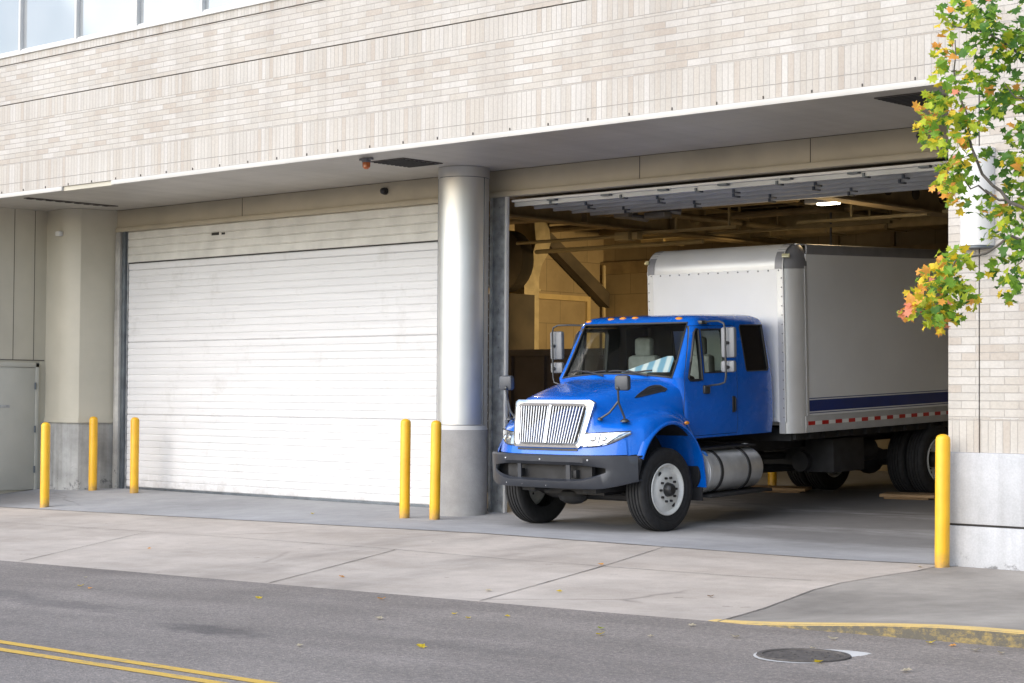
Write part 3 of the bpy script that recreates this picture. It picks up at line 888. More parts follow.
# ceiling lamp inside, and an added unseen one that warms the left wall
for x, y, e in ((-14.95, 22.6, 10), (-21.6, 22.2, 45)):
    mb = MB(); mb.bbox(x-.35, x+.35, y-.09, y+.09, 4.43, 4.52, .01); lf = part(mb, 'ceiling_or_fill_lamp', M['casting'])
    k = NT('warm_ceiling_or_fill_tube'); k.p.inputs['Emission Color'].default_value = (1, .86, .62, 1); k.p.inputs['Emission Strength'].default_value = 9
    mb = MB(); mb.box(x-.16, x+.16, y-.05, y+.05, 4.405, 4.429); part(mb, 'tube', k.m, lf)  # tube of the ceiling lamp and of the added unseen one
    L = bpy.data.lights.new('warm_ceiling_or_fill_lamp', 'AREA'); L.shape = 'RECTANGLE'; L.size = .6; L.size_y = .15; L.energy = e; L.color = (1, .72, .36)
    lo = bpy.data.objects.new('warm_ceiling_or_fill_lamp', L); COL.objects.link(lo); lo.location = (x, y, 4.39)

mb = MB(); mb.bbox(-17.75, -17.62, 26.6, 27.0, 3.55, 3.85, .02); mb.tube([(-17.68, 26.8, 3.85), (-17.68, 26.8, 5.35)], .02)  # unseen fitting and spot, added behind the cargo box to brighten the bay walls
wl = part(mb, 'fill_lamp', M['casting'])
k = NT('warm_lens'); k.p.inputs['Emission Color'].default_value = (1, .8, .5, 1); k.p.inputs['Emission Strength'].default_value = 9
mb = MB(); mb.box(-17.757, -17.752, 26.65, 26.95, 3.6, 3.8); part(mb, 'lens', k.m, wl)
L = bpy.data.lights.new('warm_fill_lamp', 'SPOT'); L.spot_size = math.radians(62); L.spot_blend = .8; L.shadow_soft_size = .15; L.energy = 560; L.color = (1, .72, .36)
lo = bpy.data.objects.new('warm_fill_lamp', L); COL.objects.link(lo); lo.location = (-17.80, 26.8, 3.7); lo.rotation_euler = Vector((-1, .03, -.16)).to_track_quat('-Z', 'Y').to_euler()

# ------------------------------------------------------------------ container and planks in the bay
ct = empty('waste_container', (-20.6, 22.4, zfloor(-20, 22)))
tag(ct, 'dark brown steel waste container standing inside the bay behind the truck nose', 'container')
mb = MB()
mb.prism([(-1.9, .35), (1.3, .35), (1.9, 2.25), (-1.9, 2.25)], 'y', -.3, 1.4)
mb.box(-1.95, 1.98, -.36, -.301, 2.18, 2.28)
for x in (-1.4, -.7, 0, .7): mb.box(x, x+.08, -.36, -.302, .36, 2.17)
mb.prism([(-1.5, 2.15), (-1.38, 2.15), (1.2, .5), (1.08, .5)], 'y', -.4, -.362)
mb.box(1.9, 1.96, -.3, 1.4, 2.15, 2.25)
mb.build('bin_body', M['container'], ct)
mb = MB(); mb.box(-1.9, 1.35, -.32, 1.38, 0., .349); mb.box(-1.9, 1.5, -.42, -.365, .85, .90); mb.build('base_skid', M['green_cont'], ct)

def plank(x, y, rz, L, label):
    p = empty('wooden_plank', (x, y, zfloor(x, y)+.003), (math.radians(2.26), 0, rz)); tag(p, label, 'plank')
    mb = MB(); mb.bbox(-L/2, L/2, -.22, .22, .03, .075, .006); mb.build('board', M['wood'], p)
    mb = MB(); mb.bbox(-L/2+.05, L/2-.1, -.17, -.08, 0, .03, .004); mb.bbox(-L/2+.05, L/2-.1, .08, .17, 0, .03, .004); mb.build('batten', M['wood'], p)
plank(-17.1, 24.35, .35, 1.1, 'flat worn plank on the bay floor beside the banded inner bollard')
plank(-14.62, 24.25, .3, .8, 'short brown plank in front of the rear wheel near the brick pier')

# ------------------------------------------------------------------ bollards
def bollard(x, y, z, label, H=1.3, band=False, tilt=0., grp='yellow pipe bollards guarding the loading bays'):
    b = empty('bollard', (x, y, z), (0, tilt, 0)); tag(b, label, 'bollard', grp)
    mb = MB(); mb.lathe([(.072, -.1), (.072, H-.055), (.066, H-.03), (.048, H-.01), (.02, H), (0, H+.001)], (0, 0, 0), (0, 0, 1), 28)
    mb.build('post', M['yellow'], b, ang=50)
    if band:
        mb = MB(); mb.lathe([(.0735, H-.24), (.0735, H-.11)], (0, 0, 0), (0, 0, 1), 28); mb.build('band', M['black_plastic'], b, ang=50)
bollard(-25.80, 16.95, -.118, 'yellow bollard at the far left, standing on the pavement joint', 1.33, tilt=.004)
bollard(-27.50, 19.02, .01, 'yellow bollard standing close against the stained concrete pilaster', 1.27)
bollard(-26.32, 19.03, .012, 'yellow bollard in front of the left edge of the white shutter', 1.27)
bollard(-18.88, 18.15, -.01, 'yellow bollard in front of the shutter, left of the one by the round column', 1.36, tilt=.006)
bollard(-18.35, 18.205, -.01, 'yellow bollard directly in front of the round column base', 1.345, tilt=.014)
bollard(-9.60, 16.51, .02, 'yellow bollard at the corner of the right brick pier', 1.3, tilt=.008)
bollard(-17.55, 24.95, .25, 'yellow bollard with a black band, inside the bay behind the fuel tank', .62, True)

# ------------------------------------------------------------------ fallen leaves
leafpts = [(-6.75, 11.75, 4), (-6.5, 11.62, 0), (-6.3, 11.6, 0), (-6.95, 11.8, 3), (-7.6, 11.55, 0), (-8.2, 11.2, 0), (-7.4, 11.0, 0), (-10.9, 11.05, 3), (-10.6, 10.9, 3), (-10.45, 11.2, 3), (-9.3, 11.0, 2), (-8.7, 10.85, 0),
           (-14.1, 12.7, 4), (-12.3, 11.55, 4), (-15.5, 10.6, 3), (-15.2, 10.5, 4), (-16.3, 11.2, 0), (-12.0, 12.6, 0), (-11.4, 12.9, 3), (-11.1, 10.4, 0), (-9.5, 9.3, 3), (-10.2, 8.8, 0), (-12.6, 14.9, 4),
           (-10.0, 13.3, 5), (-18.5, 13.6, 4), (-20.5, 17.9, 3), (-9.75, 16.35, 0), (-6.95, 10.4, 3), (-8.9, 11.6, 0), (-13.2, 10.9, 3), (-6.3, 10.4, 0), (-9.05, 10.7, 3)]
pale = leafmat('leaf_dry_pale', (.55, .48, .34))
LM = [pale, LEAF[3], LEAF[2], LEAF[3], LEAF[4], leafmat('leaf_brown', (.22, .12, .05))]
LEAFOUT = [(0, -.5), (.12, -.28), (.42, -.36), (.34, -.12), (.5, .12), (.26, .12), (.2, .26), (.0, .5), (-.2, .26), (-.26, .12), (-.5, .12), (-.34, -.12), (-.42, -.36), (-.12, -.28)]
leafmeshes = {}
for i, (x, y, c) in enumerate(leafpts):
    if c not in leafmeshes:
        mb = MB(); pts = [(p[0]*.1, p[1]*.1, .006 + .018*abs(p[0]) + .012*(p[1] > 0)) for p in LEAFOUT]
        mb.add([(0, 0, .004)] + pts, [(0, 1+j, 1+(j+1) % 14) for j in range(14)])
        o = mb.build('fallen_leaf', LM[c], normals=False); leafmeshes[c] = o
    else:
        o = leafmeshes[c].copy(); COL.objects.link(o)
    z = road_z(x) if y < YC-.02 else zside(x, y) if y < YJ else zfloor(x, y)
    o.location = (x, y, z+.005); o.rotation_euler = (random.uniform(-.15, .15), random.uniform(-.15, .15), random.uniform(0, 6)); s = random.uniform(.5, .85); o.scale = (s, s, s)
    cn = ['pale dry', 'yellow', 'greenish yellow', 'yellow', 'orange', 'brown'][c]
    wh = 'asphalt road' if y < YC else 'pale pavement' if y < YJ else 'bay apron'
    tag(o, 'small %s fallen leaf lying flat on the %s' % (cn, wh), 'leaf', '%s fallen leaves on the %s' % (cn, wh))

# ------------------------------------------------------------------ the truck (x = its left, y = backwards, z = up)
T = empty('box_truck', (-15.87, 18.65, 0.0), (math.radians(2.26), 0, 0))
tag(T, 'blue conventional cab box truck with white cargo body parked nose out in the right bay', 'truck')

# --- cargo box
BX = 1.295; BY0, BY1 = 2.62, 9.8; BZ0, BZ1 = 1.09, 3.655
mb = MB()
CR = .33
def arc(cx, cy, r, a0, a1, n):
    return [(cx+r*math.cos(a0+(a1-a0)*i/n), cy+r*math.sin(a0+(a1-a0)*i/n)) for i in range(n+1)]
# white walls between the corner posts
mb.box(BX-.02, BX, BY0+CR+.02, BY1, BZ0+.23, BZ1-.15)
mb.box(-BX, -BX+.02, BY0+CR+.02, BY1, BZ0+.23, BZ1-.15)
mb.box(-BX+.13, BX-.13, BY0, BY0+.02, BZ0+.16, BZ1-.33)
mb.box(-BX+.02, BX-.02, BY1-.03, BY1, BZ0, BZ1-.05)
mb.box(-BX+.1, BX-.1, BY0+.28, BY1-.01, BZ1-.02, BZ1-.005)
mb.box(-BX+.02, BX-.02, BY0+.2, BY1-.04, BZ0+.1, BZ0+.2)
cargo = mb.build('cargo_box', M['box_white'], T)
# top front radius
mb = MB()
r = .30
prof = [(BY0+r-r*math.cos(w), BZ1-r+r*math.sin(w)) for w in [PI/2*i/10 for i in range(11)]]
mb.grid([[(x, p[0], p[1]) for p in [(BY0, BZ1-.335)]+prof+[(BY0+.34, BZ1)]] for x in (-BX+.13, 0, BX-.13)])
mb.box(-BX+.13, BX-.13, BY0-.006, BY0+.012, BZ1-.345, BZ1-.30)
mb.build('nose_radius', M['silver_paint'], T, ang=30)
mb = MB()
for i in range(14): mb.ball((-BX+.2+i*(2*BX-.4)/13, BY0-.004, BZ1-.365), .011, 0, 6)
for sx in (-1, 1):
    for i in range(17): mb.ball((sx*(BX-.155), BY0-.004, BZ0+.22+i*.125), .010, 0, 6)
tag(mb.build('rivet', M['casting'], T), kind='stuff')
# corner posts
def corner_post():
    mb = MB()
    pts = [(BX-.14, BY0-.004)] + [(BX-CR*.8+CR*.8*math.sin(w), BY0-.004+CR*1.02-CR*1.02*math.cos(w)) for w in [PI/2*i/12 for i in range(1, 13)]] + [(BX+.002, BY0+CR+.03)]
    inn = [(x-.02, y+.02) for x, y in pts[::-1]]
    mb.prism(pts+inn, 'z', BZ0+.0, BZ1-.31)
    mb.box(BX+.003, BX+.008, BY0+CR-.02, BY0+CR+.03, BZ0+.23, BZ1-.31, 0)
    o = mb.build('corner_post', M['silver_paint'], T, ang=35)
    mb = MB()
    # casting: quarter of a rounded corner
    rows = []
    for i in range(9):
        ph = PI/2*i/8
        rr = []
        for j in range(13):
            w = PI/2*j/12
            k_ = math.cos(ph)
            rr.append((BX+.004-CR*.8+CR*.8*math.sin(w)*(.35+.65*k_), BY0-.008+CR*1.02-CR*1.02*math.cos(w)*k_ - 0, BZ1-.31+.318*math.sin(ph)))
        rows.append(rr)
    base = [(p[0], p[1], BZ1-.345) for p in rows[0]]
    rows = [base]+rows
    rows = [[(BX-.14, rr[0][1], rr[0][2])]+rr+[(rr[-1][0], BY0+CR+.04, rr[-1][2])] for rr in rows]
    mb.grid(rows)
    c = mb.build('corner_casting', M['casting'], o, ang=40)
    return o, c
cpost, ccast = corner_post()
cp2 = mirror_obj(cpost, T)
for sx, parent in ((1, cpost), (-1, cp2)):
    mb = MB(); mb.bbox(-.055, .055, -.012, .012, -.028, .028, .008)
    o = mb.build('clearance_lamp', M['lamp_clear'], parent); o.location = (sx*(BX-.1), BY0+.03, BZ1-.17); o.rotation_euler = (-.25, 0, sx*.42)
# rails
for sx in (-1, 1):
    mb = MB()
    xa, xb = sorted((sx*(BX-.03), sx*(BX+.006)))
    mb.bbox(xa, xb, BY0+CR+.04, BY1, BZ1-.155, BZ1-.01, .02)
    for i in range(36): mb.ball((sx*(BX+.006), BY0+CR+.15+i*.19, BZ1-.125), .009, 0, 6)
    mb.build('top_rail', M['casting'], T)
    mb = MB()
    xa, xb = sorted((sx*(BX-.04), sx*(BX+.004)))
    mb.bbox(xa, xb, BY0+CR-.05, BY1, BZ0, BZ0+.228, .006)
    for i in range(26): mb.ball((sx*(BX+.004), BY0+CR+.1+i*.26, BZ0+.045), .009, 0, 6)
    rl = mb.build('bottom_rail', M['rail'], T)
    mb = MB()
    y = BY0+CR+.0; i = 0
    while y < BY1-.2:
        L_ = .165 if i % 2 == 0 else .165
        mb.box(*sorted((sx*(BX+.005), sx*(BX+.0075))), y, y+L_-.002, BZ0+.10, BZ0+.152, i % 2)
        y += L_; i += 1
    mb.build('reflective_tape', [M['red'], M['white_tape']], rl)
    mb = MB()
    a, b = sorted((sx*(BX+.0005), sx*(BX+.003)))
    mb.box(a, b, BY0+CR+.025, BY1, 1.375, 1.528); mb.box(a, b, BY0+CR+.025, BY1, 1.545, 1.556); mb.box(a, b, BY0+CR+.025, BY1, 1.347, 1.358)
    mb.build('side_stripe', M['navy'], T)

# --- cab shell by booleans
def lerp_tab(tab, z):
    if z <= tab[0][0]: return tab[0][1:]
    for a, b in zip(tab, tab[1:]):
        if z <= b[0]:
            t = (z-a[0])/(b[0]-a[0]); return tuple(p+(q-p)*t for p, q in zip(a[1:], b[1:]))
    return tab[-1][1:]
# z: half width, y front centre, bow, y rear, corner radius
CAB = [(1.115, 1.02, .60, .0, 2.52, .05), (1.30, 1.045, .58, .0, 2.545, .07), (1.60, 1.05, .52, .03, 2.55, .09), (1.90, 1.045, .36, .12, 2.54, .10), (2.10, 1.03, .49, .12, 2.52, .11),
       (2.57, .985, .765, .105, 2.46, .13), (2.62, .97, .805, .10, 2.44, .135), (2.655, .945, .85, .095, 2.40, .145), (2.685, .90, .92, .085, 2.33, .16), (2.703, .81, 1.03, .07, 2.22, .17), (2.712, .6, 1.2, .03, 2.0, .15)]
def ring(z, inset=0.):
    w, yf, bow, yr, cr = lerp_tab(CAB, z)
    w -= inset; yf += inset; yr -= inset
    P = []
    n = 5
    fr = min(.12, cr)
    yc = yf + bow
    P += [(w-cr+cr*math.cos(a), yr-cr+cr*math.sin(a)) for a in [PI/2*i/n for i in range(n+1)]]
    P += [(-w+cr+cr*math.cos(a), yr-cr+cr*math.sin(a)) for a in [PI/2+PI/2*i/n for i in range(n+1)]]
    P += [(-w+fr+fr*math.cos(a), yc+fr+fr*math.sin(a)) for a in [PI+PI/2*i/n for i in range(n)]]
    for i in range(9):
        x = -w+fr+(2*w-2*fr)*i/8
        P.append((x, yf+bow*(abs(x)/(w-fr))**2))
    P += [(w-fr+fr*math.cos(a), yc+fr+fr*math.sin(a)) for a in [-PI/2+PI/2*i/n for i in range(1, n+1)]]
    return P
def cab_solid(zs, inset):
    mb = MB()
    rows = [[(p[0], p[1], z) for p in ring(zz, inset)] for z, zz in zs]
    n = len(rows[0]); vs = [p for r in rows for p in r]; fs = []
    for i in range(len(rows)-1):
        for j in range(n): fs.append((i*n+j, i*n+(j+1) % n, (i+1)*n+(j+1) % n, (i+1)*n+j))
    fs.append(tuple(range(n))[::-1]); fs.append(tuple(range((len(rows)-1)*n, len(rows)*n)))
    mb.add(vs, fs); return mb
zs = [1.115, 1.125, 1.2, 1.3, 1.45, 1.6, 1.75, 1.9, 2.0, 2.1, 2.25, 2.4, 2.57, 2.60, 2.62, 2.64, 2.655, 2.672, 2.685, 2.695, 2.703, 2.712]
outer = cab_solid([(z, z) for z in zs], 0).build('cab', M['blue'], None)
inner = cab_solid([(1.16 + (z-1.115)*(2.66-1.16)/(2.712-1.115), z if z < 2.6 else z) for z in zs if z < 2.68], .05).build('cutter', M['cab_trim'], None)
def boolean(o, cut, op='DIFFERENCE'):
    md = o.modifiers.new('b', 'BOOLEAN'); md.object = cut; md.operation = op; md.solver = 'EXACT'; md.material_mode = 'TRANSFER'
    dg = bpy.context.evaluated_depsgraph_get(); dg.update()
    me = bpy.data.meshes.new_from_object(o.evaluated_get(dg))
    o.modifiers.clear(); old = o.data; o.data = me; me.name = old.name
def cutter(mb):
    return mb.build('cutter', M['cab_trim'], None, smooth=False)
CUTS = [inner]
boolean(outer, inner)
WS = [(-.92, 1.90), (-.6, 1.935), (-.3, 1.95), (.3, 1.95), (.6, 1.935), (.92, 1.90), (.865, 2.60), (-.865, 2.60)]
def wsb(x): return 1.955-.055*(abs(x)/.92)**2
mb = MB(); mb.prism(WS, 'y', -.2, 1.15); c = cutter(mb); CUTS.append(c); boolean(outer, c)
DWIN = [(1.00, 1.95), (1.47, 1.95), (1.47, 2.47), (1.44, 2.51), (1.00, 2.51)]
VWIN = [(.66, 1.89), (.70, 1.86), (.945, 1.86), (.945, 2.51), (.90, 2.51), (.86, 2.47)]
QWIN = [(1.93, 1.95), (2.38, 1.95), (2.41, 1.98), (2.35, 2.56), (1.86, 2.56), (1.84, 2.53), (1.91, 1.97)]
RWIN = [(-.6, 1.95), (.6, 1.95), (.6, 2.5), (-.6, 2.5)]
for W in (DWIN, VWIN, QWIN):
    mb = MB(); mb.prism(W, 'x', -1.4, -.7); c = cutter(mb); CUTS.append(c); boolean(outer, c)
    mb = MB(); mb.prism(W, 'x', .7, 1.4); c = cutter(mb); CUTS.append(c); boolean(outer, c)
mb = MB(); mb.prism(RWIN, 'y', 2.2, 2.6); c = cutter(mb); CUTS.append(c); boolean(outer, c)
# doors cut out of the shell with a seam
DOOR = [(.585, 1.145), (1.70, 1.145), (1.70, 2.56), (.865, 2.56), (.575, 1.93)]
def shrink(P, d):
    cx = sum(p[0] for p in P)/len(P); cy = sum(p[1] for p in P)/len(P)
    return [(x+(d if x < cx else -d), y+(d if y < cy else -d)) for x, y in P]
doors = []
for sx in (1, -1):
    a, b = sorted((sx*.80, sx*1.4))
    mb = MB(); mb.prism(shrink(DOOR, .006), 'x', a, b); c2 = cutter(mb)
    d = outer.copy(); d.data = outer.data.copy(); d.name = 'door'; COL.objects.link(d)
    boolean(d, c2, 'INTERSECT'); doors.append(d); CUTS.append(c2)
for sx in (1, -1):
    a, b = sorted((sx*.80, sx*1.4))
    mb = MB(); mb.prism(DOOR, 'x', a, b); c = cutter(mb); CUTS.append(c); boolean(outer, c)
for o in [outer]+doors:
    o.parent = T
    o.data.shade_smooth(); o.data.set_sharp_from_angle(angle=math.radians(24))
outer.name = 'cab'; doors[0].name = 'door'; doors[1].name = 'door'
for c in CUTS: bpy.data.objects.remove(c, do_unlink=True)
cab = outer
def side_x(z): return lerp_tab(CAB, z)[0]
def front_y(x, z):
    w, yf, bow, yr, cr = lerp_tab(CAB, z); return yf+bow*(abs(x)/(w-min(.12, cr)))**2
# windscreen
mb = MB(); rows = []
for i in range(9):
    t = i/8; hw = .93-.055*t; rr_ = []
    for j in range(13):
        x = -hw+2*hw*j/12; z = wsb(x)-.005+(2.605-wsb(x))*t; rr_.append((x, front_y(x, z)+.022, z))
    rows.append(rr_)
mb.grid(rows); mb.build('windscreen', M['glass'], cab, normals=False)
mb = MB()
loop = [(x, wsb(x)) for x in frange(-.92, .92, .15)][:-1] + [(.92-.055*i/6, 1.90+.70*i/6) for i in range(6)] + [(.865-1.73*i/12, 2.60) for i in range(12)] + [(-.865-.055*i/6, 2.60-.70*i/6) for i in range(6)]
mb.tube([(x, front_y(x, z)+.004, z) for x, z in loop], .014, 8, closed=True)
mb.build('windscreen_seal', M['black_plastic'], cab)
mb = MB()
for a, b, pv in (((-.05, 1.985), (.62, 1.99), .6), ((-.75, 1.985), (-.1, 1.99), -.1)):
    mb.tube([(a[0]+(b[0]-a[0])*i/8, front_y(a[0]+(b[0]-a[0])*i/8, a[1])-.02, a[1]+.01*math.sin(i)) for i in range(9)], .012, 6)
    mb.tube([(pv, front_y(pv, 1.95)-.06, 1.93), ((a[0]+b[0])/2, front_y(0, 1.97)-.03, 1.995)], .012, 6)
mb.build('wiper', M['black_plastic'], cab)
# side glass and seals
def side_glass(W, sx, name, mat, parent, rsl=.010):
    mb = MB()
    mb.poly([(sx*(side_x(z)-.022), y, z) for y, z in W]); g = mb.build(name, mat, parent, normals=False)
    mb = MB(); n = len(W); P = []
    for i in range(n):
        a, b = W[i], W[(i+1) % n]
        for t in (0, .33, .66): P.append((a[0]+(b[0]-a[0])*t, a[1]+(b[1]-a[1])*t))
    mb.tube([(sx*(side_x(z)+.001), y, z) for y, z in P], rsl, 6, closed=True)
    mb.build(name+'_seal', M['black_plastic'], parent)
for sx, d in ((1, doors[0]), (-1, doors[1])):
    side_glass(DWIN, sx, 'window', M['glass'], d)
    side_glass(VWIN, sx, 'vent_window', M['glass'], d, .017)
    side_glass(QWIN, sx, 'quarter_window', M['dark_glass'], cab, .009)
    mb = MB(); a, b = sorted((sx*1.045, sx*1.062)); mb.bbox(a, b, 1.575, 1.635, 1.42, 1.63, .006); a, b = sorted((sx*1.063, sx*1.078)); mb.bbox(a, b, 1.615, 1.632, 1.44, 1.61, .004)
    mb.build('handle', M['black_plastic'], d)
mb = MB(); mb.poly([(x, 2.48, z) for x, z in RWIN]); mb.build('rear_window', M['glass'], cab, normals=False)
for x in (-.84, -.43, -.22, -.01, .70):
    mb = MB(); mb.ball((0, 0, 0), .05, 0, 12, (1.15, .7, .5)); o = mb.build('roof_lamp', M['amber'], cab)
    zz = 2.675-.03*(abs(x)/.84)**2; o.location = (x, front_y(x, zz)+.015, zz)
# bright windscreen reflection, modelled as a pale sheet behind the glass
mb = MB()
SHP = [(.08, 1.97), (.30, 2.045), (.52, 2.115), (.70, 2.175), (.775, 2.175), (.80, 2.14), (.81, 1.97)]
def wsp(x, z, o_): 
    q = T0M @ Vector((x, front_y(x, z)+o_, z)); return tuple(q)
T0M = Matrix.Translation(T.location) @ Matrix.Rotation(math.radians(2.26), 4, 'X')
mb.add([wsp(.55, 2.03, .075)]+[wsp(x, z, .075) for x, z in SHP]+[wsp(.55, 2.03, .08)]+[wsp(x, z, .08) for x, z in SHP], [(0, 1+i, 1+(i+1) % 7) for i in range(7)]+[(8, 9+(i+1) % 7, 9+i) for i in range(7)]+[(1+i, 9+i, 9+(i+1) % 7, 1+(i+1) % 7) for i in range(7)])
k = NT('pale_blue_reflection'); v = k.coord('World', (1, 1, 1))  # pale bands of the reflection are put into the colour
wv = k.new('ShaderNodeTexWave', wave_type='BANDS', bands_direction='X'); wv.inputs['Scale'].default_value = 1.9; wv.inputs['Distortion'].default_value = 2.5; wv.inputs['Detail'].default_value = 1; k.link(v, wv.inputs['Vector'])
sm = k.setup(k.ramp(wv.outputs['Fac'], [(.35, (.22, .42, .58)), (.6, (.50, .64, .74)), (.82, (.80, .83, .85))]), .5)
tag(mb.build('reflection_sheet', sm, smooth=False), 'pale blue and white windscreen reflection modelled as a sheet inside the blue truck', 'paper')  # not real paper, stands for the reflection
# cab interior
for x in (.45, -.45):
    mb = MB(); mb.bbox(x-.25, x+.25, 1.05, 1.60, 1.45, 1.62, .05); mb.bbox(x-.25, x+.25, 1.55, 1.72, 1.55, 2.18, .06); mb.bbox(x-.14, x+.14, 1.57, 1.70, 2.16, 2.42, .05)
    mb.box(x-.15, x+.15, 1.1, 1.5, 1.165, 1.45)
    mb.build('seat', M['seat'], T)
mb = MB(); mb.bbox(-.95, .95, .62, .95, 1.6, 1.92, .05); mb.bbox(.2, .75, .82, 1.0, 1.75, 1.97, .05); mb.build('dashboard', M['cab_trim'], T)
mb = MB(); ci = [(.46+.23*math.cos(w), 1.08-.11*math.sin(w), 1.93+.20*math.sin(w)) for w in [2*PI*i/24 for i in range(24)]]
mb.tube(ci, .017, 8, closed=True); mb.tube([ci[0], (.46, 1.06, 1.93), ci[12]], .02, 6); mb.tube([(.46, 1.06, 1.93), (.46, .9, 1.8)], .03, 8)
mb.build('steering_wheel', M['cab_trim'], T)

# --- hood: lofted half section mirrored
HK = [  # y, profile
 (-.77, [(0, 1.668), (.18, 1.667), (.36, 1.662), (.50, 1.648), (.585, 1.61), (.635, 1.50), (.665, 1.36), (.74, 1.315), (.88, 1.295), (.99, 1.262), (1.055, 1.20), (1.085, .985)]),
 (-.68, [(0, 1.70), (.2, 1.699), (.39, 1.693), (.54, 1.675), (.625, 1.625), (.675, 1.52), (.71, 1.40), (.78, 1.355), (.92, 1.34), (1.03, 1.31), (1.10, 1.245), (1.125, .985)]),
 (-.5, [(0, 1.745), (.21, 1.744), (.41, 1.737), (.57, 1.715), (.665, 1.66), (.72, 1.55), (.76, 1.45), (.83, 1.405), (.97, 1.395), (1.09, 1.365), (1.165, 1.29), (1.19, 1.0)]),
 (-.2, [(0, 1.805), (.23, 1.804), (.45, 1.797), (.62, 1.772), (.73, 1.715), (.79, 1.61), (.82, 1.52), (.89, 1.475), (1.01, 1.465), (1.12, 1.44), (1.195, 1.37), (1.215, 1.3)]),
 (.1, [(0, 1.86), (.25, 1.858), (.50, 1.85), (.69, 1.825), (.81, 1.77), (.875, 1.67), (.90, 1.58), (.935, 1.525), (1.03, 1.50), (1.13, 1.475), (1.20, 1.41), (1.22, 1.33)]),
 (.35, [(0, 1.90), (.27, 1.898), (.54, 1.89), (.75, 1.868), (.875, 1.815), (.95, 1.715), (.97, 1.62), (.98, 1.54), (1.03, 1.475), (1.12, 1.42), (1.19, 1.34), (1.215, 1.25)]),
 (.565, [(0, 1.925), (.28, 1.923), (.57, 1.917), (.78, 1.895), (.91, 1.85), (1.00, 1.76), (1.015, 1.65), (1.02, 1.55), (1.03, 1.44), (1.09, 1.33), (1.165, 1.2), (1.20, 1.07)]),
]
def catmull(p0, p1, p2, p3, t):
    return .5*((2*p1)+(-p0+p2)*t+(2*p0-5*p1+4*p2-p3)*t*t+(-p0+3*p1-3*p2+p3)*t**3)
def hood_prof(y):
    for i in range(len(HK)-1):
        if y <= HK[i+1][0] or i == len(HK)-2:
            a, b = HK[i], HK[i+1]; z0 = HK[max(0, i-1)]; z3 = HK[min(len(HK)-1, i+2)]
            t = min(1, max(0, (y-a[0])/(b[0]-a[0])))
            return [tuple(catmull(z0[1][k][q], a[1][k][q], b[1][k][q], z3[1][k][q], t) for q in (0, 1)) for k in range(12)]
def arch_z(y):
    t = (y-.08)/.67
    return .5+.83*math.sqrt(max(0, 1-t*t)) if abs(t) < 1 else 0
def sweep(x, z): return -.25*(1.63-z)+.33*(min(1.1, abs(x))/1.08)**3.4
rows = []
yst = [-.77, -.755, -.735, -.70, -.66]+frange(-.6, .56, .04)
for y in yst:
    P = hood_prof(y); t = max(0, min(1, (y+.77)/.5)); bl = (1-t)**1.3
    # rounded leading edge
    lead = 1-max(0, min(1, (y+.77)/.07))
    row = []
    for k, (x, z) in enumerate(P):
        if k == 11:
            z = max(.985, arch_z(y+bl*sweep(x, z)))
        if k == 10: z = max(z, row and 0)
        row.append((x*(1-.02*lead**2), y+bl*sweep(x, z), z-.022*lead**2*(1 if k < 9 else .4)))
    if row[11][2] > row[10][2]-.05: 
        x, yy, z = row[10]; row[10] = (x, yy, row[11][2]+.05)
    if row[10][2] > row[9][2]-.03:
        x, yy, z = row[9]; row[9] = (x, yy, row[10][2]+.035)
    full = [(-p[0], p[1], p[2]) for p in row[:0:-1]]+row
    rows.append(full)
mb = MB(); mb.grid(rows)
# front face below the leading edge
fr = rows[0]
cols = []
def front_face_y(x, z): return -.77+sweep(x, z)
for (x, y, z) in fr:
    col = [(x, y, z)]
    for i in range(1, 9):
        zz = z+(.985-z)*i/8; col.append((x, front_face_y(x, zz)+.006, zz))
    col.append((x, col[-1][1]+.10, .975))
    cols.append(col)
mb.grid(cols)
hood = mb.build('hood', M['blue'], T, ang=58, merge=1e-4)
